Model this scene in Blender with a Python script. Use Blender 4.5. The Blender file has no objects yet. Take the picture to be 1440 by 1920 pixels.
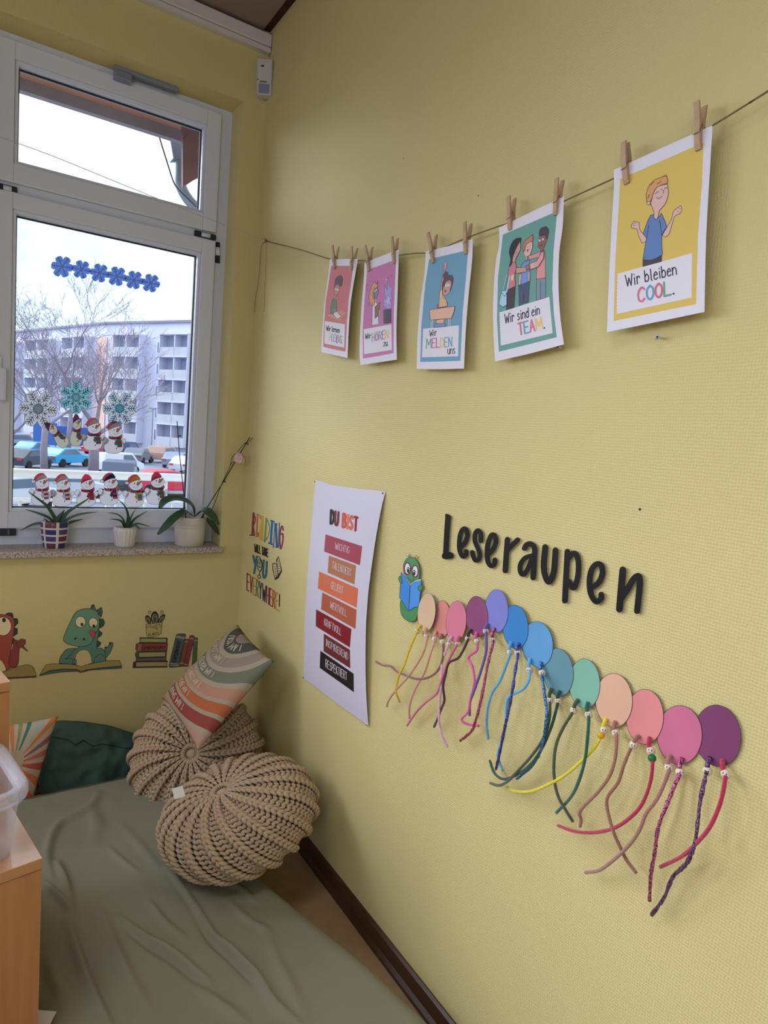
import bpy, bmesh, math, random
from mathutils import Vector, Matrix

# ------------------------------------------------------------------ camera
F = 1199.332                       # focal length in pixels of the 1440 x 1920 frame
M = ((0.83877073, -0.53884826, 0.07814225),
     (0.00761654, -0.13189021, -0.99123507),
     (0.54443149, 0.83201414, -0.10652149))
CAM = Vector((-1.0, -2.638, 1.443))  # origin: foot of the room corner, right wall x=0, window wall y=0
scene = bpy.context.scene
COL = scene.collection
cam_d = bpy.data.cameras.new('camera')
cam_d.sensor_fit = 'HORIZONTAL'; cam_d.sensor_width = 36.0
cam_d.lens = 36.0 * F / 1440.0
cam_d.clip_start = 0.02; cam_d.clip_end = 500
cam = bpy.data.objects.new('camera', cam_d); COL.objects.link(cam)
R3 = Matrix((M[0], (-M[1][0], -M[1][1], -M[1][2]), (-M[2][0], -M[2][1], -M[2][2]))).transposed()
cam.matrix_world = Matrix.Translation(CAM) @ R3.to_4x4()
scene.camera = cam

# ------------------------------------------------------------------ world, sun, exposure
scene.view_settings.view_transform = 'Standard'
scene.view_settings.look = 'None'
scene.view_settings.exposure = 0.0
scene.view_settings.gamma = 1.0
scene.view_settings.use_curve_mapping = False
SKY = 2.0
world = bpy.data.worlds.new('overcast_sky'); scene.world = world; world.use_nodes = True
nt = world.node_tree; nt.nodes.clear()
w_out = nt.nodes.new('ShaderNodeOutputWorld'); w_bg = nt.nodes.new('ShaderNodeBackground')
w_tc = nt.nodes.new('ShaderNodeTexCoord'); w_n = nt.nodes.new('ShaderNodeTexNoise'); w_r = nt.nodes.new('ShaderNodeValToRGB')
w_n.inputs['Scale'].default_value = 2.2; w_n.inputs['Detail'].default_value = 3
w_r.color_ramp.elements[0].position = 0.36; w_r.color_ramp.elements[0].color = (0.52, 0.70, 0.80, 1)
w_r.color_ramp.elements[1].position = 0.56; w_r.color_ramp.elements[1].color = (0.93, 0.97, 1.0, 1)
nt.links.new(w_tc.outputs['Generated'], w_n.inputs['Vector']); nt.links.new(w_n.outputs['Fac'], w_r.inputs['Fac'])
nt.links.new(w_r.outputs['Color'], w_bg.inputs['Color']); nt.links.new(w_bg.outputs[0], w_out.inputs[0])
w_bg.inputs['Strength'].default_value = SKY

def light(name, kind, loc, energy, color=(1, 1, 1), direction=None, **kw):
    d = bpy.data.lights.new(name, kind); d.energy = energy; d.color = color
    for k, v in kw.items(): setattr(d, k, v)
    o = bpy.data.objects.new(name, d); COL.objects.link(o); o.location = loc
    if direction is not None:
        o.rotation_euler = Vector(direction).to_track_quat('-Z', 'Y').to_euler()
    return o
# veiled winter sun: a soft bright patch of sky beyond the window wall
light('veiled_sun', 'SUN', (0, 6, 6), 5.5, (0.95, 0.98, 1.10), (0.58, -0.64, -0.48), angle=math.radians(50))
# daylight through the next windows of the same wall
for nm, x, pw in (('daylight_neighbour_window', -1.85, 9), ('daylight_far_window', -3.15, 38)):
    light(nm, 'AREA', (x, 0.06, 1.85), pw, (0.93, 0.97, 1.16), (0.45, -1, -0.95), shape='RECTANGLE', size=0.85, size_y=1.7, spread=math.radians(120))
# added fill light from the unseen left side of the room
light('fill_light_left', 'AREA', (-4.13, -1.6, 1.75), 19, (0.93, 0.97, 1.16), (1, -0.15, -0.55), shape='RECTANGLE', size=2.0, size_y=1.3, spread=math.radians(110))
# added frontal fill light from the unseen side behind the camera
light('fill_light_rear', 'AREA', (-2.3, -4.36, 1.75), 41, (0.90, 0.97, 1.20), (0.1, 1, -0.12), shape='RECTANGLE', size=2.2, size_y=1.3)
# ceiling lamp further back in the room
light('ceiling_lamp_light', 'AREA', (-1.7, -2.3, 2.93), 15, (0.96, 0.98, 1.04), (0, 0, -1), shape='RECTANGLE', size=1.2, size_y=0.5, spread=math.radians(125))

# ------------------------------------------------------------------ projection helpers
def ray(u, v):
    a = (u - 720.0) / F; b = (v - 960.0) / F
    return Vector((M[0][0] * a + M[1][0] * b + M[2][0], M[0][1] * a + M[1][1] * b + M[2][1], M[0][2] * a + M[1][2] * b + M[2][2]))
def on(u, v, ax, val):
    d = ray(u, v); return CAM + d * ((val - CAM[ax]) / d[ax])
def at_depth(u, v, t):
    return CAM + ray(u, v) * t
def to_px(p):
    q = Vector(p) - CAM
    z = sum(M[2][i] * q[i] for i in range(3))
    return (720 + F * sum(M[0][i] * q[i] for i in range(3)) / z, 960 + F * sum(M[1][i] * q[i] for i in range(3)) / z)

# ------------------------------------------------------------------ materials
def lin(h):
    h = h.lstrip('#'); out = []
    for i in (0, 2, 4):
        c = int(h[i:i + 2], 16) / 255.0
        out.append(c / 12.92 if c <= 0.04045 else ((c + 0.055) / 1.055) ** 2.4)
    return out
MATS = {}
def mat(key, col, rough=0.6, spec=0.3, metal=0.0, vary=0.0, vscale=8.0, bump=0.0, bscale=60.0, trans=0.0):
    """col: hex colour or linear triple; vary: brightness variation by noise; bump: fine relief by noise"""
    k = (key, str(col), rough, spec, metal, vary, vscale, bump, bscale, trans)
    if k in MATS: return MATS[k]
    m = bpy.data.materials.new(key); m.use_nodes = True; t = m.node_tree; n = t.nodes; b = n['Principled BSDF']
    c = lin(col) if isinstance(col, str) else list(col)
    c = [min(max(x, 0.0), 0.95) for x in c]
    b.inputs['Base Color'].default_value = (*c, 1); b.inputs['Roughness'].default_value = rough
    b.inputs['Specular IOR Level'].default_value = spec; b.inputs['Metallic'].default_value = metal
    m.diffuse_color = (*c, 1)
    if vary or bump:
        tc = n.new('ShaderNodeTexCoord')
    if vary:
        no = n.new('ShaderNodeTexNoise'); no.inputs['Scale'].default_value = vscale; no.inputs['Detail'].default_value = 4
        mx = n.new('ShaderNodeMix'); mx.data_type = 'RGBA'
        mx.inputs[6].default_value = (*[x * (1 - vary) for x in c], 1); mx.inputs[7].default_value = (*[min(1, x * (1 + vary)) for x in c], 1)
        t.links.new(tc.outputs['Object'], no.inputs['Vector']); t.links.new(no.outputs['Fac'], mx.inputs[0]); t.links.new(mx.outputs[2], b.inputs['Base Color'])
    if bump:
        nb = n.new('ShaderNodeTexNoise'); nb.inputs['Scale'].default_value = bscale; nb.inputs['Detail'].default_value = 3
        bp = n.new('ShaderNodeBump'); bp.inputs['Strength'].default_value = bump; bp.inputs['Distance'].default_value = 0.004
        t.links.new(tc.outputs['Object'], nb.inputs['Vector']); t.links.new(nb.outputs['Fac'], bp.inputs['Height']); t.links.new(bp.outputs[0], b.inputs['Normal'])
    if trans:                       # thin translucent sheet (paper on a window pane)
        out = n['Material Output']; tr = n.new('ShaderNodeBsdfTranslucent'); tr.inputs[0].default_value = (*c, 1)
        ms = n.new('ShaderNodeMixShader'); ms.inputs[0].default_value = trans
        t.links.new(b.outputs[0], ms.inputs[1]); t.links.new(tr.outputs[0], ms.inputs[2]); t.links.new(ms.outputs[0], out.inputs[0])
    MATS[k] = m
    return m
K = dict(poster=0.78, du=0.86, quote=0.88, cater=0.80, dino=0.36, win=0.80, corner=0.50, rainbow=0.70)   # how brightly each place is lit: colour seen = albedo x this
def seen(h, k, name='print', **kw):
    """material whose albedo gives the colour h under the light of place k"""
    s = K[k] if isinstance(k, str) else k
    c = [x / s for x in lin(h)]
    if k == 'poster':             # printed paper: slightly greyed inks
        g = .3 * c[0] + .6 * c[1] + .1 * c[2]; c = [x * .86 + g * .14 for x in c]
    top = max(c)
    if top > 0.86: c = [x * 0.86 / top for x in c]
    return mat(name, tuple(round(x, 4) for x in c), **kw)

# ------------------------------------------------------------------ object helpers
def link(o, parent=None):
    COL.objects.link(o)
    if parent is not None: o.parent = parent
    return o
def tag(o, label=None, cat=None, group=None, kind=None):
    if label: o['label'] = label
    if cat: o['category'] = cat
    if group: o['group'] = group
    if kind: o['kind'] = kind
    return o
def thing(name, label, cat, loc=(0, 0, 0), group=None, kind=None):
    o = bpy.data.objects.new(name, None); COL.objects.link(o); o.location = loc; o.empty_display_size = 0.05
    return tag(o, label, cat, group, kind)
def put(o, parent):
    """make o (built in world coordinates) a part of parent"""
    o.parent = parent
    o.matrix_parent_inverse = Matrix.Translation(-Vector(parent.location))
    return o

class MB:
    def __init__(s): s.v = []; s.f = []; s.m = []; s.uv = None
    def face(s, idx, mi=0): s.f.append(idx); s.m.append(mi)
    def poly(s, pts, mi=0):
        b = len(s.v); s.v += [tuple(p) for p in pts]; s.face(list(range(b, b + len(pts))), mi)
    def hexa(s, p, mi=0):
        """eight corners: 0-3 bottom ring, 4-7 top ring"""
        b = len(s.v); s.v += [tuple(q) for q in p]
        for q in ((0, 3, 2, 1), (4, 5, 6, 7), (0, 1, 5, 4), (1, 2, 6, 5), (2, 3, 7, 6), (3, 0, 4, 7)): s.face([b + i for i in q], mi)
    def box(s, x0, x1, y0, y1, z0, z1, mi=0):
        s.hexa([(x0, y0, z0), (x1, y0, z0), (x1, y1, z0), (x0, y1, z0), (x0, y0, z1), (x1, y0, z1), (x1, y1, z1), (x0, y1, z1)], mi)
    def prism(s, pts, vec, mi=0):
        vec = Vector(vec); n = len(pts); b = len(s.v)
        s.v += [tuple(p) for p in pts] + [tuple(Vector(p) + vec) for p in pts]
        s.face(list(range(b, b + n))[::-1], mi); s.face(list(range(b + n, b + 2 * n)), mi)
        for i in range(n): j = (i + 1) % n; s.face([b + i, b + j, b + n + j, b + n + i], mi)
    def tube(s, pts, r, seg=8, mi=0, caps=True):
        pts = [Vector(p) for p in pts]; n = len(pts); b = len(s.v)
        rr = r if isinstance(r, (list, tuple)) else [r] * n
        up = None
        for i, p in enumerate(pts):
            t = (pts[min(i + 1, n - 1)] - pts[max(i - 1, 0)])
            if t.length < 1e-9: t = Vector((0, 0, 1))
            t.normalize()
            if up is None:
                up = Vector((0, 0, 1)) if abs(t.z) < 0.9 else Vector((1, 0, 0))
            a = up - t * up.dot(t)
            if a.length < 1e-6: a = t.orthogonal()
            a.normalize(); up = a; c = t.cross(a)
            for k in range(seg):
                g = 2 * math.pi * k / seg
                s.v.append(tuple(p + (a * math.cos(g) + c * math.sin(g)) * rr[i]))
        for i in range(n - 1):
            for k in range(seg):
                k2 = (k + 1) % seg
                s.face([b + i * seg + k, b + i * seg + k2, b + (i + 1) * seg + k2, b + (i + 1) * seg + k], mi)
        if caps:
            s.face([b + k for k in range(seg)][::-1], mi); s.face([b + (n - 1) * seg + k for k in range(seg)], mi)
    def lathe(s, prof, c, seg=32, mi=0, axis=None, mfun=None, rfun=None):
        """prof: (radius, height) pairs from bottom to top, around c"""
        b = len(s.v); n = len(prof); c = Vector(c)
        for i, (r, z) in enumerate(prof):
            for k in range(seg):
                g = 2 * math.pi * k / seg; q = r * (rfun(i, k) if rfun else 1)
                s.v.append((c.x + q * math.cos(g), c.y + q * math.sin(g), c.z + z))
        for i in range(n - 1):
            for k in range(seg):
                k2 = (k + 1) % seg
                s.face([b + i * seg + k, b + i * seg + k2, b + (i + 1) * seg + k2, b + (i + 1) * seg + k], mfun(i, k) if mfun else mi)
        s.face([b + k for k in range(seg)][::-1], mi if not mfun else 0); s.face([b + (n - 1) * seg + k for k in range(seg)], mi if not mfun else 0)
    def ball(s, c, r, seg=12, rings=8, mi=0, mtx=None):
        b = len(s.v); c = Vector(c); r = r if isinstance(r, (tuple, list)) else (r, r, r)
        P = []
        for i in range(rings + 1):
            th = math.pi * i / rings
            for k in range(seg):
                g = 2 * math.pi * k / seg
                q = Vector((r[0] * math.sin(th) * math.cos(g), r[1] * math.sin(th) * math.sin(g), r[2] * math.cos(th)))
                if mtx is not None: q = mtx @ q
                P.append(tuple(c + q))
        s.v += P
        for i in range(rings):
            for k in range(seg):
                k2 = (k + 1) % seg
                s.face([b + i * seg + k, b + (i + 1) * seg + k, b + (i + 1) * seg + k2, b + i * seg + k2], mi)
    def build(s, name, mats, parent=None, smooth=False, bevel=0.0, fix=True):
        me = bpy.data.meshes.new(name); me.from_pydata(s.v, [], s.f)
        if not isinstance(mats, (list, tuple)): mats = [mats]
        for m in mats: me.materials.append(m)
        if len(mats) > 1: me.polygons.foreach_set('material_index', s.m)
        if fix:
            bm = bmesh.new(); bm.from_mesh(me)
            bmesh.ops.remove_doubles(bm, verts=bm.verts, dist=1e-7)
            bmesh.ops.recalc_face_normals(bm, faces=bm.faces); bm.to_mesh(me); bm.free()
        if smooth: me.polygons.foreach_set('use_smooth', [True] * len(me.polygons))
        me.update()
        o = bpy.data.objects.new(name, me); COL.objects.link(o)
        if parent is not None: put(o, parent)
        if bevel:
            md = o.modifiers.new('bevel', 'BEVEL'); md.width = bevel; md.segments = 2; md.limit_method = 'ANGLE'
        return o

def catmull(pts, n=6, closed=False):
    pts = [Vector(p) for p in pts]; L = len(pts); out = []
    if L < 3: return pts
    for i in range(L if closed else L - 1):
        p0 = pts[(i - 1) % L] if closed or i > 0 else pts[0] * 2 - pts[1]
        p1 = pts[i]; p2 = pts[(i + 1) % L]
        p3 = pts[(i + 2) % L] if closed or i + 2 < L else pts[-1] * 2 - pts[-2]
        for k in range(n):
            t = k / n; t2 = t * t; t3 = t2 * t
            out.append(0.5 * ((2 * p1) + (p2 - p0) * t + (2 * p0 - 5 * p1 + 4 * p2 - p3) * t2 + (3 * p1 - p0 - 3 * p2 + p3) * t3))
    if not closed: out.append(pts[-1])
    return out

def soft(pts, n, corner=48):
    """closed outline, smoothed between its sharp corners"""
    p = [Vector((a, b, 0)) for a, b in pts]; L = len(p); cs_ = []
    for i in range(L):
        a, b = p[i] - p[i - 1], p[(i + 1) % L] - p[i]
        if a.length > 0 and b.length > 0 and math.degrees(a.angle(b)) > corner: cs_.append(i)
    if not cs_: return catmull(p, n, True)
    out = []
    for k, i in enumerate(cs_):
        j = cs_[(k + 1) % len(cs_)]; m = (j - i) % L or L
        seg = [p[(i + t) % L] for t in range(m + 1)]
        out += catmull(seg, n)[:-1] if len(seg) > 2 else seg[:-1]
    return out

# ------------------------------------------------------------------ flat printed pictures on real planes
class Art:
    """Flat shapes given in picture coordinates (crop origin and scale), laid on a wall plane (axis, value, side)."""
    STEP = 0.000025
    def __init__(s, crop, ax, val, toward=-1):
        s.ox, s.oy, s.sc = crop; s.ax = ax; s.val = val; s.tw = toward; s.mb = MB(); s.mats = []; s.lay = 0; s.warp = None; s.n = 0
    def mi(s, m):
        if m not in s.mats: s.mats.append(m)
        return s.mats.index(m)
    def w(s, p, lay=None):
        q = on(s.ox + p[0] * s.sc, s.oy + p[1] * s.sc, s.ax, s.val)
        q[s.ax] += s.tw * (s.STEP * (s.lay if lay is None else lay) + 2.5e-6 * (s.n % 90))
        if s.warp: q[s.ax] += s.warp(q)
        return q
    def up(s): s.lay += 1; return s
    def P(s, pts, m, smooth=0, line=None, lw=4):
        q = soft(pts, smooth) if smooth else [Vector((a, b, 0)) for a, b in pts]
        s.up(); s.n = 0; s.mb.poly([s.w(p) for p in q], s.mi(m))
        if line is not None: s.S([(p.x, p.y) for p in q] + [(q[0].x, q[0].y)], lw, line)
        return s
    def E(s, cx, cy, rx, ry, m, rot=0.0, shear=0.0, n=28, line=None, lw=4):
        c, d = math.cos(rot), math.sin(rot); pts = []
        for i in range(n):
            g = 2 * math.pi * i / n; x = rx * math.cos(g); y = ry * math.sin(g) + shear * rx * math.cos(g)
            pts.append((cx + x * c - y * d, cy + x * d + y * c))
        return s.P(pts, m, 0, line, lw)
    def S(s, pts, wd, m, smooth=0, up=True, caps=True):
        q = [Vector((a, b, 0)) for a, b in pts]
        if smooth and len(q) > 2: q = catmull(q, smooth)
        if up: s.up()
        i = s.mi(m); h = wd / 2
        for a, b in zip(q[:-1], q[1:]):
            t = b - a
            if t.length < 1e-9: continue
            t.normalize(); n = Vector((-t.y, t.x, 0)) * h; s.n += 1
            s.mb.poly([s.w(a + n), s.w(b + n), s.w(b - n), s.w(a - n)], i)
        if caps:
            for p in q:
                s.n += 1
                s.mb.poly([s.w((p.x + h * math.cos(k * math.pi / 4), p.y + h * math.sin(k * math.pi / 4))) for k in range(8)], i)
        return s
    def build(s, name, parent=None, thick=0.0):
        o = s.mb.build(name, s.mats, None, fix=False)
        if parent is not None: put(o, parent)
        if thick:
            md = o.modifiers.new('thickness', 'SOLIDIFY'); md.thickness = thick; md.offset = 0
        return o

# ------------------------------------------------------------------ single-stroke lettering ('~' marks a curved stroke)
G = {
 'A': [[(0, 0), (.5, 1), (1, 0)], [(.2, .38), (.8, .38)]],
 'B': [[(0, 0), (0, 1)], '~', [(0, 1), (.6, .98), (.85, .77), (.6, .56), (0, .53)], '~', [(0, .53), (.7, .5), (1, .26), (.7, .02), (0, 0)]],
 'C': ['~', [(.95, .85), (.55, 1), (.1, .75), (0, .45), (.15, .12), (.55, 0), (.95, .15)]],
 'D': [[(0, 0), (0, 1)], '~', [(0, 1), (.6, .95), (1, .6), (1, .4), (.6, .05), (0, 0)]],
 'E': [[(1, 1), (0, 1), (0, 0), (1, 0)], [(0, .52), (.8, .52)]],
 'F': [[(1, 1), (0, 1), (0, 0)], [(0, .52), (.8, .52)]],
 'G': ['~', [(.95, .85), (.5, 1), (.08, .75), (0, .45), (.15, .1), (.55, 0), (.95, .15), (1, .42)], [(1, .42), (.55, .42)]],
 'H': [[(0, 0), (0, 1)], [(1, 0), (1, 1)], [(0, .5), (1, .5)]],
 'I': [[(.5, 0), (.5, 1)]],
 'K': [[(0, 0), (0, 1)], [(.9, 1), (0, .45)], [(.25, .6), (1, 0)]],
 'L': [[(0, 1), (0, 0), (1, 0)]],
 'M': [[(0, 0), (.1, 1), (.5, .3), (.9, 1), (1, 0)]],
 'N': [[(0, 0), (0, 1), (1, 0), (1, 1)]],
 'O': ['~', [(.5, 1), (.1, .8), (0, .5), (.1, .2), (.5, 0), (.9, .2), (1, .5), (.9, .8), (.5, 1)]],
 'P': [[(0, 0), (0, 1)], '~', [(0, 1), (.7, .98), (1, .75), (.7, .5), (0, .48)]],
 'R': [[(0, 0), (0, 1)], '~', [(0, 1), (.7, .98), (.95, .77), (.7, .54), (0, .5)], [(.4, .5), (1, 0)]],
 'S': ['~', [(.95, .85), (.5, 1), (.08, .8), (.2, .58), (.75, .44), (.95, .22), (.5, 0), (.03, .14)]],
 'T': [[(0, 1), (1, 1)], [(.5, 1), (.5, 0)]],
 'U': ['~', [(0, 1), (0, .35), (.2, .05), (.5, 0), (.8, .05), (1, .35), (1, 1)]],
 'V': [[(0, 1), (.5, 0), (1, 1)]],
 'W': [[(0, 1), (.25, 0), (.5, .7), (.75, 0), (1, 1)]],
 'X': [[(0, 0), (1, 1)], [(0, 1), (1, 0)]],
 'Y': [[(0, 1), (.5, .5), (1, 1)], [(.5, .5), (.5, 0)]],
 'a': ['~', [(.9, .5), (.5, .66), (.05, .4), (.1, .1), (.5, 0), (.9, .25)], [(.95, .65), (.95, 0)]],
 'b': [[(0, 1), (0, 0)], '~', [(0, .4), (.5, .66), (.95, .35), (.6, 0), (0, .12)]],
 'd': [[(1, 1), (1, 0)], '~', [(1, .4), (.5, .66), (.05, .35), (.4, 0), (1, .15)]],
 'e': ['~', [(.05, .36), (.5, .4), (.95, .42), (.6, .66), (.1, .45), (.1, .12), (.5, 0), (.95, .12)]],
 'f': ['~', [(.9, .95), (.5, 1), (.4, .7), (.4, 0)], [(.05, .6), (.8, .6)]],
 'i': [[(.5, .62), (.5, 0)], [(.5, .86), (.5, .9)]],
 'l': ['~', [(.4, 1), (.4, .5), (.42, .08), (.8, 0)]],
 'n': [[(0, .65), (0, 0)], '~', [(0, .4), (.4, .65), (.9, .5), (.95, 0)]],
 'o': ['~', [(.5, .66), (.05, .4), (.15, .05), (.5, 0), (.9, .1), (.95, .4), (.5, .66)]],
 'r': [[(.1, .65), (.1, 0)], '~', [(.1, .4), (.4, .62), (.85, .62), (.95, .5)]],
 's': ['~', [(.9, .58), (.4, .66), (.1, .5), (.5, .35), (.9, .18), (.5, 0), (.05, .06)]],
 'u': ['~', [(.05, .65), (.05, .2), (.3, 0), (.7, .02), (.95, .3)], [(.95, .65), (.95, 0)]],
 'v': [[(0, .65), (.5, 0), (1, .65)]],
 'y': [[(0, .65), (.5, .05)], [(1, .65), (.3, -.35)]],
 'z': [[(.05, .65), (.95, .65), (.05, 0), (.95, 0)]],
 '\u00df': [[(0, -.2), (0, .8)], '~', [(0, .8), (.4, 1), (.8, .8), (.4, .58)], '~', [(.4, .58), (.95, .4), (.7, .02), (.25, .03)]],
 '\u00d6': ['~', [(.5, .85), (.1, .7), (0, .42), (.1, .15), (.5, 0), (.9, .15), (1, .42), (.9, .7), (.5, .85)], [(.25, 1.02), (.27, 1.05)], [(.75, 1.02), (.77, 1.05)]],
 '.': [[(.3, .02), (.32, .02)]], '!': [[(.5, 1), (.45, .28)], [(.42, .02), (.44, .02)]], ' ': [],
}
WID = {'I': .18, 'i': .2, 'l': .28, '.': .18, '!': .2, ' ': .32, 'M': .95, 'W': .95, 'r': .45, 'f': .45, 'e': .55, 's': .5, 'n': .55, 'u': .55, 'b': .55, 'd': .55, 'z': .5}
def glyphs(txt, gap=0.2):
    """-> list of (char index, strokes in 0..1 across the whole line) ; strokes: (points, curved)"""
    x = 0.0; lay = []
    for ch in txt:
        w = WID.get(ch, .62); lay.append((x, w)); x += w + gap
    tot = x - gap; out = []
    for i, ch in enumerate(txt):
        x0, w = lay[i]; cur = False
        for st in G.get(ch, []):
            if st == '~': cur = True; continue
            out.append((i, [((x0 + p[0] * w) / tot, p[1]) for p in st], cur)); cur = False
    return out
def text(art, txt, p0, p1, up, wd, mats, gap=0.2, sm=5):
    if not isinstance(mats, (list, tuple)): mats = [mats]
    art.up()
    for i, st, cur in glyphs(txt, gap):
        pts = [(p0[0] + (p1[0] - p0[0]) * x + up[0] * y, p0[1] + (p1[1] - p0[1]) * x + up[1] * y) for x, y in st]
        art.S(pts, wd, mats[i % len(mats)], sm if cur else 0, up=False)
# ================================================================== the room
def wallpaper(key, col, ax):
    m = bpy.data.materials.new(key); m.use_nodes = True; t = m.node_tree; n = t.nodes; b = n['Principled BSDF']
    b.inputs['Roughness'].default_value = 0.62; b.inputs['Specular IOR Level'].default_value = 0.25
    tc = n.new('ShaderNodeTexCoord'); sp = n.new('ShaderNodeSeparateXYZ'); t.links.new(tc.outputs['Object'], sp.inputs[0])
    no = n.new('ShaderNodeTexNoise'); no.inputs['Scale'].default_value = 90; no.inputs['Detail'].default_value = 2
    t.links.new(tc.outputs['Object'], no.inputs['Vector'])
    def wave(sock, period, dist):
        a = n.new('ShaderNodeMath'); a.operation = 'MULTIPLY_ADD'; a.inputs[1].default_value = 2 * math.pi / period
        d = n.new('ShaderNodeMath'); d.operation = 'MULTIPLY'; d.inputs[1].default_value = dist; t.links.new(no.outputs['Fac'], d.inputs[0])
        t.links.new(sock, a.inputs[0]); t.links.new(d.outputs[0], a.inputs[2])
        s = n.new('ShaderNodeMath'); s.operation = 'SINE'; t.links.new(a.outputs[0], s.inputs[0]); return s.outputs[0]
    wz = wave(sp.outputs['Z'], 0.0056, 7.0); wy = wave(sp.outputs[ax], 0.0052, 8.0)
    ad = n.new('ShaderNodeMath'); ad.operation = 'ADD'; t.links.new(wz, ad.inputs[0])
    hf = n.new('ShaderNodeMath'); hf.operation = 'MULTIPLY_ADD'; hf.inputs[1].default_value = 1.05; t.links.new(wy, hf.inputs[0]); t.links.new(wz, hf.inputs[2])
    bp = n.new('ShaderNodeBump'); bp.inputs['Strength'].default_value = 0.27; bp.inputs['Distance'].default_value = 0.0007
    t.links.new(hf.outputs[0], bp.inputs['Height']); t.links.new(bp.outputs[0], b.inputs['Normal'])
    n2 = n.new('ShaderNodeTexNoise'); n2.inputs['Scale'].default_value = 3.0; n2.inputs['Detail'].default_value = 4
    t.links.new(tc.outputs['Object'], n2.inputs['Vector'])
    mx = n.new('ShaderNodeMix'); mx.data_type = 'RGBA'; c = lin(col)
    mx.inputs[6].default_value = (*[x * 0.95 for x in c], 1); mx.inputs[7].default_value = (*[min(1, x * 1.04) for x in c], 1)
    t.links.new(n2.outputs['Fac'], mx.inputs[0]); t.links.new(mx.outputs[2], b.inputs['Base Color'])
    return m
WALL_HEX = '#D9CC8E'
m_wall_r = wallpaper('yellow_wallpaper_right', WALL_HEX, 'Y'); m_wall_b = wallpaper('yellow_wallpaper_back', WALL_HEX, 'X')
m_wallfar = mat('cream_paint', '#A8A088', 0.8)
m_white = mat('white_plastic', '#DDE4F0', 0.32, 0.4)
m_grey_dark = mat('dark_gasket', '#23262C', 0.6)
XL, YF, ZC = -4.2, -4.4, 3.03
OPEN = [(-1.05, -0.097), (-2.35, -1.40), (-3.65, -2.70)]; Z0, Z1 = 0.935, 2.75

b = MB(); b.box(0, 0.2, YF - 0.2, 0.3, -0.05, 3.2)
tag(b.build('wall_right', m_wall_r), 'yellow textured wallpaper wall carrying posters and caterpillar', kind='structure')
b = MB(); xs = [0.0] + [x for o in OPEN for x in (o[1], o[0])] + [XL - 0.2]
for i in range(0, len(xs), 2): b.box(xs[i + 1], xs[i], 0, 0.30, -0.05, 3.2)
for x0, x1 in OPEN: b.box(x0, x1, 0, 0.30, -0.05, Z0); b.box(x0, x1, 0, 0.30, Z1, 3.2)
tag(b.build('wall_back', m_wall_b), 'yellow wallpaper wall around the window', kind='structure')
b = MB(); b.box(XL - 0.2, XL, YF, 0, -0.05, 3.2); tag(b.build('wall_left', m_wallfar), kind='structure')
b = MB(); b.box(XL - 0.2, 0.0, YF - 0.2, YF, -0.05, 3.2); tag(b.build('wall_front', m_wallfar), kind='structure')
m_floor = mat('brown_linoleum', '#A08260', 0.45, 0.4, vary=0.22, vscale=28)
b = MB(); b.box(XL, 0.0, YF, 0.0, -0.05, 0.0); tag(b.build('floor', m_floor), kind='structure')
m_ceil = mat('brown_ceiling_panel', '#94847C', 0.7, 0.2, vary=0.08, vscale=3)
m_beam = mat('dark_red_brown_beam', '#4A2A24', 0.6, 0.2, vary=0.2, vscale=14)
b = MB(); b.box(XL, -0.035, YF, 0.0, ZC, 3.2); tag(b.build('ceiling', m_ceil), kind='structure')
b = MB(); b.box(-0.035, 0.0, YF, 0.0, ZC + 0.012, 3.2); tag(b.build('trim_1', m_beam), 'dark brown beam strip between ceiling and right wall', kind='structure')
# white cable duct along the top of the window wall
duct = thing('cable_duct', 'white plastic cable duct running along top of window wall', 'cable duct', (-2.0, -0.02, 2.955))
b = MB(); b.box(XL, -0.003, -0.034, -0.0005, 2.972, 3.018); b.build('duct_cover', mat('duct_white', '#D8D6D2', 0.45), duct, bevel=0.003)
b = MB(); b.box(XL, -0.003, -0.026, -0.0005, 2.952, 2.970); b.build('duct_base', mat('duct_white', '#D8D6D2', 0.45), duct)
# baseboards
m_skirt = mat('dark_brown_wood', '#4A301C', 0.35, 0.5, vary=0.25, vscale=20)
b = MB(); b.prism([(0, YF, 0), (-0.022, YF, 0), (-0.022, YF, 0.012), (-0.013, YF, 0.02), (-0.011, YF, 0.058), (-0.004, YF, 0.064), (0, YF, 0.064)], (0, -YF, 0))
tag(b.build('baseboard_right', m_skirt), kind='structure')
b = MB(); b.prism([(XL, 0, 0), (XL, -0.022, 0), (XL, -0.022, 0.012), (XL, -0.013, 0.02), (XL, -0.011, 0.058), (XL, -0.004, 0.064), (XL, 0, 0.064)], (-XL - 0.023, 0, 0))
tag(b.build('baseboard_back', m_skirt), kind='structure')

# ------------------------------------------------------------------ windows
def glass_mat():
    m = bpy.data.materials.new('window_glass'); m.use_nodes = True; t = m.node_tree; n = t.nodes; n.remove(n['Principled BSDF'])
    tr = n.new('ShaderNodeBsdfTransparent'); gl = n.new('ShaderNodeBsdfGlossy'); fr = n.new('ShaderNodeFresnel'); mx = n.new('ShaderNodeMixShader')
    tr.inputs[0].default_value = (0.96, 0.98, 0.99, 1); gl.inputs['Roughness'].default_value = 0.02; fr.inputs[0].default_value = 1.35
    t.links.new(fr.outputs[0], mx.inputs[0]); t.links.new(tr.outputs[0], mx.inputs[1]); t.links.new(gl.outputs[0], mx.inputs[2])
    t.links.new(mx.outputs[0], n['Material Output'].inputs[0]); return m
m_glass = glass_mat()
YFR, YSA, YGL = 0.122, 0.104, 0.150
m_stone = mat('speckled_stone', '#A79C92', 0.35, 0.4)
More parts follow.
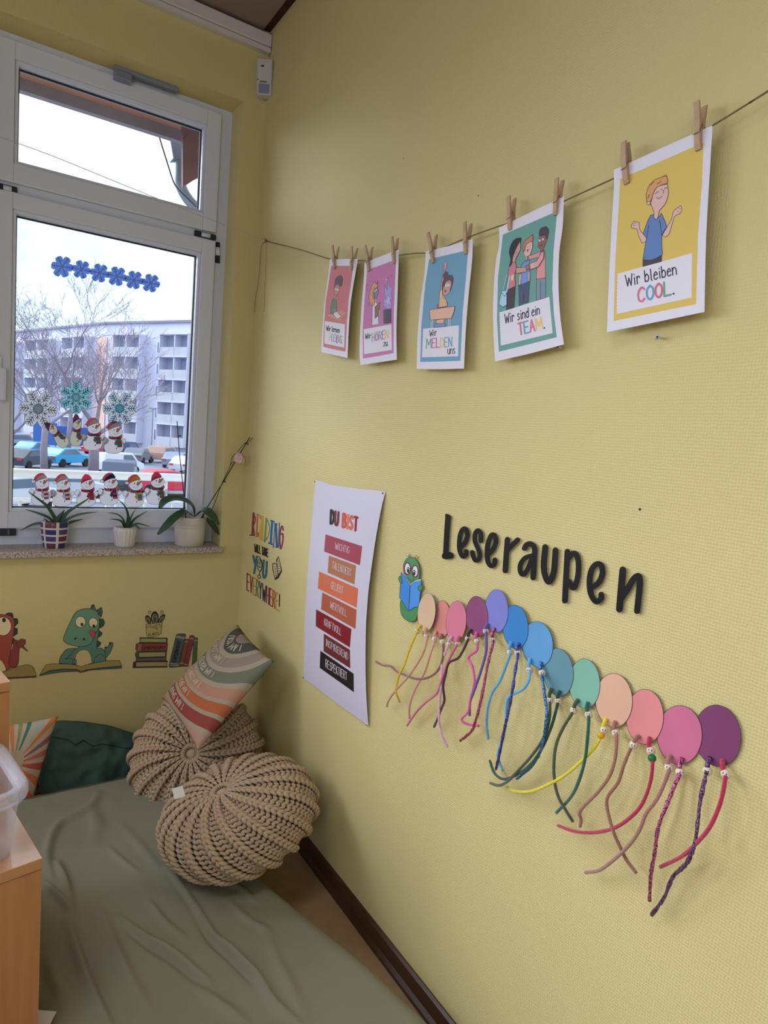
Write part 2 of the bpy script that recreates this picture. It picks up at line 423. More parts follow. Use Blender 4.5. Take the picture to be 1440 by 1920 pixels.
def stone():
    m = bpy.data.materials.new('speckled_granite'); m.use_nodes = True; t = m.node_tree; n = t.nodes; b = n['Principled BSDF']
    tc = n.new('ShaderNodeTexCoord'); no = n.new('ShaderNodeTexVoronoi'); no.inputs['Scale'].default_value = 260
    r = n.new('ShaderNodeValToRGB'); e = r.color_ramp.elements
    e[0].position = 0.0; e[0].color = (*lin('#4A4038'), 1); e[1].position = 1.0; e[1].color = (*lin('#CFC6BC'), 1)
    x = r.color_ramp.elements.new(0.25); x.color = (*lin('#8F8074'), 1); x = r.color_ramp.elements.new(0.55); x.color = (*lin('#B9ADA2'), 1)
    t.links.new(tc.outputs['Object'], no.inputs['Vector']); t.links.new(no.outputs['Color'], r.inputs['Fac']); t.links.new(r.outputs[0], b.inputs['Base Color'])
    b.inputs['Roughness'].default_value = 0.4; return m
m_granite = stone()
def ring(mb, x0, x1, z0, z1, a0, a1, c0, c1, y0, y1):
    """rectangular frame: outer x0..x1,z0..z1, opening a0..a1,c0..c1"""
    mb.box(x0, a0, y0, y1, z0, z1); mb.box(a1, x1, y0, y1, z0, z1); mb.box(a0, a1, y0, y1, z0, c0); mb.box(a0, a1, y0, y1, c1, z1)
def sash(par, name, x0, x1, z0, z1, a0, a1, c0, c1):
    mb = MB(); ring(mb, x0, x1, z0, z1, a0 - 0.012, a1 + 0.012, c0 - 0.012, c1 + 0.012, YSA, 0.168)
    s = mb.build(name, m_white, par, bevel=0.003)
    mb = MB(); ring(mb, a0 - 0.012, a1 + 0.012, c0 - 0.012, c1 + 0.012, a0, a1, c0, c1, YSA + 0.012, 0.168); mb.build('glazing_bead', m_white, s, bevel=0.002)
    mb = MB(); ring(mb, a0, a1, c0, c1, a0 + 0.004, a1 - 0.004, c0 + 0.004, c1 - 0.004, YGL - 0.007, YGL + 0.004); mb.build('gasket', m_grey_dark, s)
    mb = MB(); mb.box(a0 + 0.001, a1 - 0.001, YGL, YGL + 0.003, c0 + 0.001, c1 - 0.001); mb.build('pane', m_glass, s)
    return s
def window(n, dx, label):
    w = thing('window_%d' % n, label, None, (-0.573 + dx, 0.1, 0.95), kind='structure')
    mb = MB(); x0, x1 = -1.05 + dx, -0.097 + dx
    mb.box(x1 - 0.058, x1, YFR, 0.19, Z0, Z1); mb.box(x0, x0 + 0.07, YFR, 0.19, Z0, Z1)
    for za, zb in ((2.68, Z1), (2.205, 2.285), (Z0, 1.035)): mb.box(x0 + 0.07, x1 - 0.058, YFR, 0.19, za, zb)
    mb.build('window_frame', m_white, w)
    p = on(404.7, 452.9, 1, YSA); q = on(404.7, 437, 1, YSA); top = on(416.5, 214, 1, YSA)
    sx1 = p.x + dx; sx0 = -0.985 + dx
    TLu, BRu, TLl, BRl = [on(*z, 1, YSA + 0.014) for z in ((36.6, 122.8), (376, 393.5), (30, 400.7), (348, 956))]
    gx0 = (TLu.x + TLl.x) / 2 + dx; gx1 = (BRu.x + BRl.x) / 2 + dx
    u = sash(w, 'upper_sash', sx0, sx1, q.z + 0.002, top.z, gx0, gx1, BRu.z, TLu.z)
    l = sash(w, 'lower_sash', sx0, sx1, on(0, 990.6, 1, YSA).z, p.z, gx0, gx1, BRl.z, TLl.z)
    return w, u, l
win, usash, lsash = window(1, 0.0, 'white plastic window with tilted upper light and stickers on its pane')
window(2, -1.30, 'neighbouring white plastic window'); window(3, -2.60, 'far white plastic window')
mb = MB(); mb.box(-1.08, on(418, 1021, 1, -0.04).x, -0.040, YFR + 0.001, 0.930, 0.953); mb.build('window_sill', m_granite, win, bevel=0.002)
# fittings: hinges, closer arm at the top, handle, ventilation catch
m_fit = mat('grey_fitting', '#5A6270', 0.4); m_fitd = mat('dark_fitting', '#2E343E', 0.5)
def fit(name, u0, u1, v, w_, h, y, m, par):
    a = on(u0, v, 1, y); c = on(u1, v, 1, y)
    b_ = MB(); b_.box(a.x, c.x, y - 0.012, y + 0.03, a.z - h / 2, a.z + h / 2); return b_.build(name, m, par, bevel=0.002)
for (u, v) in ((376, 433), (4, 345)):
    h1 = fit('hinge', u - 12, u + 28, v + 4, 0, 0.022, YFR, m_fitd, usash); a = on(u + 2, v + 6, 1, YFR - 0.014); c = on(u + 18, v + 6, 1, YFR - 0.014)
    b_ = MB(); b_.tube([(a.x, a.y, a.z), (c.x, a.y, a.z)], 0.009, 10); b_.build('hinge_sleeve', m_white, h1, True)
a = on(408, 455, 1, YFR - 0.004); c = on(408, 493, 1, YFR - 0.004)
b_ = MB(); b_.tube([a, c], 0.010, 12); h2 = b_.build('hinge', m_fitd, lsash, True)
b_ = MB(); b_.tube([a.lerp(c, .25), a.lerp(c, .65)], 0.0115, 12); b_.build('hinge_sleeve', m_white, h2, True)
a = on(406, 935, 1, YFR - 0.004); b_ = MB(); b_.tube([a, (a.x, a.y, a.z - 0.05)], 0.010, 12); b_.build('hinge', m_fit, lsash, True)
m_blue = mat('blue_grey_metal', '#8A96AA', 0.35, 0.5, 0.3)
a = on(214, 128, 1, YSA - 0.02); c = on(333, 172, 1, YSA - 0.02)
b_ = MB(); b_.box(a.x, c.x, YSA - 0.032, YSA, c.z - 0.002, c.z + 0.030)
cl = b_.build('closer_arm', m_blue, win, bevel=0.003)
p1, p2 = on(214, 136, 1, YSA - 0.02), on(246, 158, 1, YSA - 0.02)
b_ = MB(); b_.box(p1.x, p2.x, YSA - 0.036, YSA, c.z - 0.032, c.z - 0.004); b_.build('closer_clamp', m_blue, cl, bevel=0.003)
p1, p2 = on(-6, 700, 1, YSA - 0.03), on(11, 700, 1, YSA - 0.03); zt, zb = on(4, 640, 1, YSA).z, on(4, 752, 1, YSA).z
b_ = MB(); b_.box(p1.x - 0.01, p2.x - 0.012, YSA - 0.012, YSA, on(4, 735, 1, YSA).z, on(4, 668, 1, YSA).z)
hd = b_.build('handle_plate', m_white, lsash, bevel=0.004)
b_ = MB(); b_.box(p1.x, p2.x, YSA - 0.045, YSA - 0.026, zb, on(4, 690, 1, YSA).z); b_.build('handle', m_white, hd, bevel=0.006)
p1, p2 = on(-4, 998, 1, YFR - 0.02), on(30, 998, 1, YFR - 0.02)
b_ = MB(); b_.box(p1.x, p2.x, YFR - 0.02, YFR, p1.z - 0.014, p1.z + 0.014); vc = b_.build('ventilation_catch', m_fitd, win, bevel=0.002)
b_ = MB(); b_.box(p1.x + 0.03, p2.x - 0.02, YFR - 0.026, YFR - 0.018, p1.z - 0.010, p1.z + 0.010); b_.build('catch_lever', m_fit, vc, bevel=0.002)

# plain unseen windows, added to frame the rear fill light
for i, xx in enumerate((-2.95, -1.75)):
    w_ = thing('window_%d' % (4 + i), 'unseen white window added in the wall behind the camera', None, (xx, YF + .02, 1.0), kind='structure')
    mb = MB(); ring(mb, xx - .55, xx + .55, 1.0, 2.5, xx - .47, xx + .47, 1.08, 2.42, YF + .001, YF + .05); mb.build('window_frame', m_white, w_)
    mb = MB(); mb.box(xx - .47, xx + .47, YF + .004, YF + .008, 1.08, 2.42); mb.build('pane', mat('milky_pane', '#C9D2DC', .3), w_)

for i, yy in enumerate((-1.05, -2.15)):  # unseen windows added as a setting for the left fill light
    w_ = thing('window_%d' % (6 + i), 'unseen white window added in the left wall outside the picture', None, (XL + .02, yy, 1.0), kind='structure')
    mb = MB(); mb.box(XL + .001, XL + .05, yy - .52, yy - .44, 1.0, 2.5); mb.box(XL + .001, XL + .05, yy + .44, yy + .52, 1.0, 2.5)
    mb.box(XL + .001, XL + .05, yy - .44, yy + .44, 1.0, 1.08); mb.box(XL + .001, XL + .05, yy - .44, yy + .44, 2.42, 2.5); mb.build('window_frame', m_white, w_)
    mb = MB(); mb.box(XL + .004, XL + .008, yy - .44, yy + .44, 1.08, 2.42); mb.build('pane', mat('milky_pane', '#C9D2DC', .3), w_)

# ------------------------------------------------------------------ ceiling lamp of the room (behind the camera)
lamp = thing('ceiling_lamp', 'flat white ceiling lamp behind the camera', 'lamp', (-1.7, -2.3, 2.94))
b = MB(); b.box(-2.32, -1.08, -2.57, -2.03, 2.955, ZC - 0.001); b.build('housing', m_white, lamp, bevel=0.005)
# ================================================================== right wall: clothesline, posters, pegs
INK = '#26242C'
XP = -0.028                                    # the sheets hang this far off the wall
C12 = (590, 440, 170 / 1255); C3 = (770, 400, 130 / 832); C4 = (910, 320, 170 / 882); C5 = (1120, 180, 240 / 1002)
CRD = (450, 940, 120 / 1047); CCT = (730, 1010, 230 / 1440); CL1 = (820, 950, 200 / 1440); CL2 = (1000, 1000, 220 / 1440)
CPA = (700, 1150, 260 / 1440); CPB = (900, 1120, 260 / 1135); CPC = (1020, 1250, 400 / 1440); CDU = (440, 880, 320 / 1229)
def px(c, p): return (c[0] + p[0] * c[2], c[1] + p[1] * c[2])

# jute line along the wall and the pale string towards the window
m_jute = mat('jute', '#8F7558', 0.9, 0.1, bump=0.6, bscale=500); m_string = mat('pale_string', '#C9C6C4', 0.8, 0.1)
line_px = [(499, 452), (560, 467), (600, 480), (625, 487), (660, 488), (692, 488), (745, 479), (780, 475), (812, 472), (875, 446), (930, 426), (955, 418), (1000, 401), (1045, 384), (1060, 376), (1150, 335), (1172, 325), (1230, 292), (1305, 252), (1335, 236), (1440, 171), (1500, 132)]
pts = []
for i, (u, v) in enumerate(line_px): pts.append(on(u, v, 0, -0.004 if i == 0 else XP + 0.003))
pts += [Vector((XP + .003, -2.9, pts[-1].z + .20)), Vector((-0.004, -4.0, pts[-1].z + .46))]
rope = catmull(pts, 5)
line = thing('clothesline', 'twisted brown jute line holding the five posters', 'rope', rope[0])
b = MB(); b.tube(rope, 0.0016, 6); b.build('line', m_jute, line, True)
kn = on(498, 451, 0, -0.005)
b = MB(); b.ball(kn, (0.004, 0.006, 0.006), 8, 6)
for a in range(4): b.tube([kn, kn + Vector((-.004, .004 * math.cos(a * 1.7), .012 * math.sin(a * 1.7 + .5)))], 0.0011, 5)
b.build('knot', m_jute, line, True)
b = MB(); b.tube(catmull([on(u, v, 0, -0.004) for u, v in ((497, 453), (490, 462), (487, 500), (484, 530), (479, 560), (477, 585))], 4), 0.0011, 5); b.build('loose_end', m_jute, line, True)
b = MB(); b.tube([on(u, v, 0, -0.003) for u, v in ((500, 455), (498, 500), (496, 545), (495, 585))], 0.0006, 5); b.build('loose_end', m_jute, line, True)
b = MB(); b.tube(catmull([on(499, 450, 0, -0.006), on(390, 410, 1, -0.10), on(240, 350, 1, -0.13), on(100, 293, 1, -0.16), on(0, 256, 1, -0.20), on(-120, 205, 1, -0.25)], 6), 0.0013, 5)
tag(b.build('string', m_string, None, True), 'thin pale string stretched across the window to the corner nail', 'string')
b = MB(); b.tube([on(499, 450, 0, 0.0), on(499, 450, 0, -0.012)], 0.0014, 8); b.ball(on(499, 450, 0, -0.012), (0.002, 0.004, 0.004), 8, 6)
tag(b.build('wall_nail', mat('steel', '#7C7A78', 0.35, 0.5, 0.8)), 'small nail in the room corner where the line is knotted', 'nail')

# ---- poster sheets
PAPER = seen('#D3D1DA', 'poster', 'paper', rough=0.55)
def sheet(art, outline, panel, cap, colour, k='poster'):
    """white sheet, coloured printed panel and white caption card with a perforated left edge"""
    art.P(outline, PAPER, 3); art.lay += 1
    art.P(panel, seen(colour, k), 0); art.lay += 1
    tl, tr, br, bl = cap
    edge = []
    for i in range(25):
        t = i / 24; edge.append((bl[0] + (tl[0] - bl[0]) * t + (4 if i % 2 else -2), bl[1] + (tl[1] - bl[1]) * t))
    art.P([tl, tr, br] + edge, seen('#D8D6DE', k), 0)
def bow(amp, z0, z1):
    return lambda q: -amp * math.sin(math.pi * max(0, min(1, (q.z - z0) / (z1 - z0))))
def poster(name, label, crop, outline, panel, cap, colour, figure, caption):
    c0 = on(*px(crop, outline[-1]), 0, XP)
    t = thing('classroom_poster', label, 'poster', c0, 'classroom rule posters on the line')
    a = Art(crop, 0, XP); sheet(a, outline, panel, cap, colour)
    a.build('sheet', t)
    L = a.lay
    a = Art(crop, 0, XP); a.lay = L; figure(a); a.build('picture', t); L = a.lay
    a = Art(crop, 0, XP); a.lay = 8; caption(a); a.build('lettering', t)
    return t
def s_(h): return seen(h, 'poster')
LN = s_('#3A3038')
TEAL, PINK, YEL, BLU, RED, GRN = s_('#6FA79C'), s_('#C9668E'), s_('#D9B85A'), s_('#5F97B8'), s_('#C8606C'), s_('#5E9C86')
TXT = s_('#302E38')

def fig1(a):
    a.P([(160, 1115), (380, 1040), (435, 1085), (345, 1205)], s_('#CE8064'), 0, s_('#B8604F'), 3)
    a.P([(258, 882), (300, 880), (312, 1060), (290, 1075), (262, 1060), (258, 1100), (215, 1092), (222, 990), (240, 920)], s_('#58805A'), 2, LN, 4)
    a.P([(265, 1030), (285, 1030), (282, 1075), (262, 1075)], s_('#B07A68'))
    a.P([(282, 690), (330, 690), (346, 725), (335, 800), (292, 862), (268, 800), (272, 740)], s_('#BC8070'), 3, LN, 3)
    a.P([(280, 855), (300, 850), (302, 890), (282, 900)], s_('#BC8070'))
    a.P([(272, 755), (276, 680), (292, 610), (325, 572), (358, 560), (385, 585), (390, 630), (378, 700), (352, 718), (335, 690), (300, 690), (285, 715)], s_('#604454'), 3, LN, 3)
    for x, y in ((295, 757), (324, 765)): a.E(x, y, 12, 15, s_('#E6E2E6')); a.E(x + 1, y + 2, 3, 4, LN)
    a.S([(290, 832), (300, 836), (310, 832)], 3, LN)
    a.P([(258, 1098), (305, 1060), (370, 1135), (310, 1166)], s_('#D5D3DC'), 0, LN, 4)
    for i in range(4): a.S([(285 + i * 13, 1090 + i * 14), (312 + i * 13, 1074 + i * 14)], 3, s_('#8A8890'))
def cap1(a):
    text(a, 'Wir lernen', (162, 1328), (345, 1360), (2, -72), 8, TXT)
    text(a, 'FLEI\u00dfIG.', (205, 1464), (386, 1505), (4, -100), 10, [YEL, PINK, TEAL, BLU, PINK, YEL, GRN, TXT])
poster('p', 'salmon red poster of a child writing at a desk, leftmost on the line', C12,
       [(210, 340), (400, 338), (598, 335), (560, 560), (505, 900), (472, 1300), (455, 1710), (270, 1665), (92, 1625), (102, 1400), (135, 950), (188, 550)],
       [(230, 430), (380, 431), (535, 430), (510, 640), (470, 900), (445, 1250), (428, 1620), (270, 1588), (118, 1552), (128, 1250), (155, 900), (205, 600)],
       [(140, 1195), (420, 1240), (410, 1565), (133, 1505)], '#C4696C', fig1, cap1)

def fig2(a):
    a.P([(1020, 580), (1036, 720), (1078, 735), (1056, 830), (1075, 880), (1052, 905), (1068, 950), (1058, 1022), (990, 1026), (965, 985), (938, 992), (962, 950), (944, 900), (985, 885), (968, 830), (970, 700), (1008, 770)], s_('#A394CF'), 0, s_('#5D5490'), 4)
    a.P([(1012, 830), (1030, 880), (1062, 860), (1040, 920), (1060, 960), (1022, 960), (1000, 1000), (995, 940), (965, 930), (1000, 900)], s_('#C3B6E4'), 0, s_('#6A62A0'), 3)
    a.P([(952, 1045), (985, 1035), (1062, 1030), (1060, 1218), (985, 1232), (955, 1228)], s_('#565460'), 0, LN, 3)
    a.P([(985, 1040), (1062, 1032), (1060, 1218), (985, 1232)], s_('#4B4955'))
    a.P([(800, 950), (850, 935), (882, 980), (906, 1050), (902, 1110), (882, 1130), (888, 1240), (795, 1256), (800, 1100)], s_('#DAD7E2'), 2, LN, 4)
    a.P([(842, 650), (800, 690), (770, 780), (752, 875), (775, 960), (800, 990), (832, 960), (830, 800), (870, 725), (878, 660), (852, 690)], s_('#CE9450'), 2, LN, 4)
    a.P([(828, 740), (872, 735), (882, 800), (852, 890), (815, 892), (805, 820)], s_('#86758E'), 3, LN, 3)
    for x, y in ((836, 780), (858, 765)): a.E(x, y, 13, 16, s_('#D8D6E4'), line=LN, lw=4)
    a.P([(835, 1000), (905, 935), (888, 1120), (835, 1162)], s_('#8E6156'), 0, LN, 4)
    a.S([(842, 890), (848, 945)], 6, s_('#C9B9C8'))
    for p in ([(720, 720), (735, 690), (750, 700)], [(762, 640), (775, 668)], [(725, 740), (740, 770)], [(740, 975), (750, 940)], [(1058, 560), (1075, 580), (1080, 570)], [(870, 680), (880, 650)], [(745, 870), (760, 890)], [(800, 632), (812, 640)]): a.S(p, 5, s_('#77508A'))
    a.E(1000, 625, 14, 12, s_('#B9AEDD'))
def cap2(a):
    text(a, 'Wir', (702, 1447), (775, 1432), (0, -75), 9, TXT)
    text(a, 'H\u00d6REN', (795, 1480), (1018, 1428), (2, -112), 12, [TEAL, RED, BLU, PINK, YEL])
    text(a, 'zu.', (955, 1546), (1022, 1534), (0, -82), 9, TXT)
poster('p', 'pink poster of a scientist beside a smoking bin, second from left', C12,
       [(690, 390), (900, 305), (1165, 205), (1158, 500), (1145, 900), (1132, 1300), (1138, 1730), (900, 1765), (635, 1805), (620, 1600), (645, 1050), (680, 620)],
       [(725, 490), (1125, 345), (1112, 700), (1095, 1100), (1092, 1640), (880, 1680), (668, 1715), (665, 1300), (690, 900)],
       [(680, 1310), (1062, 1240), (1070, 1595), (682, 1655)], '#BF6BA2', fig2, cap2)

def fig3(a):
    sk = s_('#BE9488')
    a.P([(318, 1095), (445, 1068), (442, 1120), (320, 1140)], s_('#B9606A'), 0, LN, 4)
    a.P([(392, 690), (398, 605), (415, 585), (438, 598), (430, 655), (408, 690), (398, 800), (382, 925), (352, 935), (370, 830)], sk, 2, LN, 4)
    for x in (402, 413, 424, 436): a.S([(x, 600), (x + 2, 584)], 5, sk)
    a.P([(352, 935), (380, 905), (386, 1000), (402, 1010), (428, 1045), (445, 1112), (340, 1132), (345, 1020)], s_('#D6A878'), 2, LN, 4)
    a.P([(400, 795), (392, 740), (425, 695), (450, 715), (448, 742), (495, 742), (514, 790), (500, 860), (476, 935), (472, 830), (430, 810), (400, 880), (380, 905), (384, 830)], s_('#5E464E'), 2, LN, 4)
    a.P([(428, 815), (470, 800), (492, 840), (470, 940), (418, 992), (388, 965), (390, 900), (412, 860)], sk, 3, LN, 3)
    a.P([(388, 980), (408, 990), (402, 1010), (386, 1035)], sk)
    for x, y in ((427, 864), (460, 862)): a.E(x, y, 15, 17, s_('#E3E0E4')); a.E(x + 2, y, 4, 6, LN)
    a.S([(412, 908), (410, 922), (420, 926)], 4, LN); a.P([(405, 932), (432, 920), (420, 952)], LN)
    a.S([(250, 1285), (248, 1372)], 8, s_('#C9C6CC')); a.S([(268, 1285), (268, 1372)], 8, s_('#C9C6CC')); a.S([(458, 1265), (458, 1355)], 8, s_('#C9C6CC')); a.S([(478, 1262), (478, 1350)], 8, s_('#C9C6CC'))
    a.P([(312, 1280), (408, 1268), (402, 1320), (358, 1330), (310, 1318)], s_('#D6A878'), 0, LN, 4)
    a.P([(310, 1322), (402, 1318), (424, 1338), (426, 1358), (286, 1372), (290, 1340)], s_('#7389BC'), 0, LN, 4)
    a.P([(228, 1158), (535, 1115), (520, 1190), (490, 1260), (240, 1282), (232, 1220)], s_('#D8A88E'), 0, LN, 5)
def cap3(a):
    text(a, 'Wir', (228, 1480), (310, 1462), (0, -75), 8, TXT)
    text(a, 'MELDEN', (188, 1618), (494, 1598), (2, -112), 12, [TEAL, PINK, RED, YEL, TEAL, BLU])
    text(a, 'uns.', (445, 1688), (552, 1680), (0, -92), 8, TXT)
poster('p', 'blue poster of a child raising one arm at a school desk', C3,
       [(180, 460), (460, 390), (745, 305), (738, 560), (695, 980), (662, 1400), (640, 1862), (350, 1870), (72, 1868), (82, 1500), (112, 1100), (165, 720)],
       [(222, 550), (690, 440), (665, 760), (625, 1180), (597, 1770), (350, 1778), (115, 1783), (128, 1350), (175, 850)],
       [(148, 1385), (578, 1345), (570, 1715), (135, 1728)], '#6098B4', fig3, cap3)

def fig4(a):
    sk = s_('#C08E78')
    # right youngster
    a.P([(420, 832), (540, 785), (545, 835), (430, 866)], s_('#CF8984'), 0, LN, 4)
    a.P([(540, 795), (575, 772), (582, 820), (585, 1042), (497, 1056), (500, 960), (520, 860)], s_('#D28C88'), 2, LN, 4)
    a.P([(497, 1056), (588, 1044), (586, 1238), (497, 1260)], s_('#6F8A98'), 0, LN, 4); a.S([(540, 1080), (540, 1248)], 4, LN)
    a.P([(530, 640), (580, 625), (608, 660), (572, 750), (562, 775), (540, 790), (538, 765), (512, 745), (520, 690)], s_('#875A50'), 2, LN, 3)
    a.P([(524, 635), (530, 575), (560, 552), (592, 542), (618, 575), (610, 640), (602, 668), (580, 625)], s_('#463C44'), 2, LN, 4)
    for x, y in ((530, 680), (562, 668)): a.E(x, y, 9, 11, s_('#E0DCE2')); a.E(x + 1, y, 3, 4, LN)
    a.S([(530, 728), (545, 732), (556, 720)], 4, LN)
    # middle youngster
    a.P([(365, 900), (400, 880), (430, 868), (436, 1072), (390, 1108), (348, 1108), (345, 960)], s_('#668FCA'), 2, LN, 4)
    a.P([(330, 1010), (352, 1005), (345, 1108), (325, 1130)], s_('#D4A89C'), 0, LN, 3); a.P([(418, 985), (434, 980), (434, 1080), (420, 1072)], s_('#D4A89C'), 0, LN, 3)
    a.P([(325, 1112), (360, 1108), (432, 1075), (418, 1282), (378, 1292), (378, 1180), (368, 1296), (330, 1312)], s_('#48546F'), 0, LN, 4)
    a.P([(395, 725), (455, 685), (462, 740), (435, 820), (408, 832), (408, 870), (395, 878), (392, 835), (372, 805), (380, 770)], s_('#D4A89C'), 2, LN, 3)
    a.P([(462, 622), (465, 680), (400, 720), (388, 780), (372, 795), (368, 740), (382, 690), (430, 650)], s_('#C4714F'), 2, LN, 4)
    a.S([(405, 745), (418, 740)], 3, LN); a.S([(432, 735), (446, 728)], 3, LN); a.P([(405, 770), (425, 765), (415, 795)], LN, 0)
    # girl with the bag
    a.P([(240, 905), (292, 885), (306, 950), (288, 1000), (296, 1122), (205, 1168), (225, 1000)], s_('#C87080'), 2, LN, 4)
    a.P([(252, 1020), (286, 1010), (272, 1075), (258, 1060), (250, 1100)], s_('#E0C080'))
    a.P([(208, 1166), (292, 1130), (280, 1332), (208, 1354)], s_('#463A46'), 0, LN, 4)
    a.P([(302, 945), (395, 940), (430, 925), (432, 950), (398, 985), (300, 1002)], sk, 0, LN, 4)
    a.P([(300, 762), (342, 690), (345, 770), (300, 852), (298, 885), (270, 895), (268, 850)], sk, 2, LN, 3)
    a.P([(350, 655), (300, 662), (255, 715), (235, 800), (250, 860), (240, 935), (262, 905), (270, 850), (290, 790), (330, 700), (348, 690)], s_('#2A2832'), 2, LN, 4)
    a.S([(300, 752), (314, 748)], 3, LN); a.S([(296, 805), (312, 800)], 3, LN)
    a.P([(165, 1165), (212, 1170), (212, 1305), (175, 1328), (135, 1300), (150, 1230)], s_('#9CC4DA'), 2, LN, 4)
    a.S([(215, 1010), (180, 1160)], 6, s_('#9CC4DA')); a.S([(240, 1030), (212, 1175)], 14, s_('#9CC4DA')); a.S([(165, 1190), (190, 1225), (212, 1190)], 4, LN)
    # near arm of the right youngster
    a.P([(436, 905), (505, 880), (548, 800), (572, 780), (572, 850), (520, 935), (440, 965)], s_('#D8938F'), 0, LN, 4)
    a.P([(398, 925), (436, 908), (438, 955), (400, 970)], s_('#9A685C'), 0, LN, 3)
    for x in (452, 464, 476): a.S([(x, 905), (x + 3, 950)], 3, s_('#D8D4DA'))
    for x in (432, 442): a.S([(x, 828), (x + 3, 858)], 3, s_('#D8D4DA'))
def cap4(a):
    text(a, 'Wir sind ein', (192, 1488), (530, 1396), (-4, -92), 9, TXT)
    text(a, 'TEAM.', (330, 1600), (585, 1530), (-12, -112), 16, [RED, BLU, PINK, YEL, TXT])
poster('p', 'green poster of three friends hugging, second from right', C4,
       [(132, 555), (450, 400), (765, 250), (752, 550), (718, 800), (712, 1150), (732, 1450), (765, 1690), (430, 1780), (95, 1855), (80, 1600), (75, 1300), (98, 920), (135, 720)],
       [(172, 622), (698, 395), (690, 500), (662, 800), (652, 1150), (668, 1400), (695, 1620), (420, 1690), (132, 1762), (114, 1450), (122, 1050), (150, 800)],
       [(135, 1380), (622, 1227), (655, 1580), (150, 1703)], '#5C988A', fig4, cap4)

def fig5(a):
    sk = s_('#D2A89C')
    a.P([(357, 1286), (505, 1245), (503, 1296), (357, 1335)], s_('#463E4A'), 0, LN, 4)
    a.P([(362, 1080), (388, 1108), (378, 1142), (350, 1152), (326, 1100), (312, 1042), (268, 1034), (266, 1012), (285, 982), (328, 988), (332, 1045)], sk, 2, LN, 4)
    a.P([(545, 1030), (582, 960), (596, 905), (622, 880), (655, 858), (662, 895), (640, 925), (602, 948), (566, 1075), (532, 1104), (508, 1092)], sk, 2, LN, 4)
    for p in ([(285, 1000), (300, 995)], [(280, 1015), (296, 1012)], [(640, 880), (655, 884)], [(625, 902), (640, 906)]): a.S(p, 3, LN)
    a.P([(420, 932), (446, 928), (460, 964), (482, 948), (502, 918), (528, 975), (546, 1030), (506, 1090), (511, 1242), (430, 1284), (358, 1280), (372, 1190), (386, 1112), (360, 1080), (392, 985)], s_('#547AB0'), 2, LN, 4)
    a.S([(405, 1010), (388, 1108)], 4, LN); a.S([(490, 970), (504, 1088)], 4, LN); a.S([(365, 1262), (385, 1266)], 3, LN)
    a.P([(440, 765), (472, 712), (548, 684), (558, 765), (530, 850), (486, 898), (478, 948), (460, 966), (444, 955), (444, 905), (418, 840), (428, 800)], sk, 2, LN, 4)
    a.P([(412, 852), (390, 838), (384, 770), (408, 700), (455, 655), (520, 632), (545, 628), (552, 670), (546, 690), (472, 712), (438, 765), (428, 815)], s_('#CE9150'), 2, LN, 4)
    a.E(405, 840, 16, 14, sk, line=LN, lw=3)
    a.S([(455, 770), (470, 752), (485, 752)], 4, LN, 4); a.S([(528, 730), (540, 718), (548, 724)], 4, LN, 4); a.S([(500, 730), (522, 745), (514, 765)], 4, LN, 4); a.S([(465, 795), (485, 802), (510, 785)], 4, LN, 4)
    for p in ([(415, 700), (445, 672)], [(470, 690), (505, 670)], [(520, 632), (528, 620)], [(542, 630), (540, 618)], [(400, 800), (410, 770)]): a.S(p, 4, LN)
def cap5(a):
    text(a, 'Wir bleiben', (226, 1492), (622, 1396), (-8, -88), 9, TXT)
    text(a, 'COOL.', (322, 1614), (608, 1548), (-2, -108), 17, [PINK, BLU, RED, GRN, TXT])
poster('p', 'yellow poster of a calm child with raised hands, nearest the camera', C5,
       [(128, 580), (480, 418), (895, 232), (900, 262), (880, 600), (852, 1100), (838, 1690), (450, 1772), (75, 1848), (90, 1450), (115, 950), (130, 720)],
       [(180, 648), (832, 365), (818, 700), (788, 1100), (773, 1630), (450, 1695), (128, 1762), (140, 1300), (165, 900)],
       [(157, 1392), (742, 1230), (738, 1578), (150, 1707)], '#CDB03C', fig5, cap5)

# ---- clothes pegs
m_peg = mat('peg_wood', '#C0A27E', 0.6, 0.25, vary=0.18, vscale=60); m_wire = mat('peg_wire', '#6E6660', 0.35, 0.5, 0.9)
def peg(bot, top, label, open_=0.010):
    p0 = on(*bot, 0, XP - 0.004); p1 = on(*top, 0, XP - 0.004); ax = (p1 - p0); L = ax.length; ax.normalize()
    t = thing('clothespin', label, 'clothespin', p0, 'wooden clothespins on the line')
    X = Vector((-1, 0, 0)); W = ax.cross(X); W.normalize(); s = L / 0.072; w = 0.0048 * s
    base = Vector((XP, p0.y, p0.z))
    for sg in (1, -1):
        # leg profile: along the peg (z) and outwards from the clamped sheet (x)
        o0 = 0.0006 if sg > 0 else 0.0003
        prof = [(0.000, o0), (0.032, o0 + 0.0003), (0.042, o0 + 0.002), (0.072, o0 + open_ * 0.72), (0.072, o0 + open_ * 0.72 + 0.0035), (0.046, o0 + 0.0082), (0.030, o0 + 0.0076), (0.006, o0 + 0.0055), (0.000, o0 + 0.003)]
        mb = MB(); mb.prism([base + ax * (z * s) + X * (sg * x * s) - W * w for z, x in prof], W * (2 * w))
        mb.build('jaw', m_peg, t, bevel=0.0005)
    c = base + ax * (0.036 * s)
    mb = MB()
    for k in range(3):
        r = 0.0028 * s; ww = W * (w * (k - 1) * 0.8)
        mb.tube([c + ww + ax * (r * math.sin(g * math.pi / 5)) + X * (r * math.cos(g * math.pi / 5)) for g in range(11)], 0.0006 * s, 5)
    for sg in (1, -1):
        q = c + X * (sg * 0.0094 * s) - ax * (0.012 * s)
        mb.tube([c + W * w + X * sg * 0.003, q + W * w * 1.1, q - W * w * 1.1], 0.0006 * s, 5)
    mb.build('spring', m_wire, t, True)
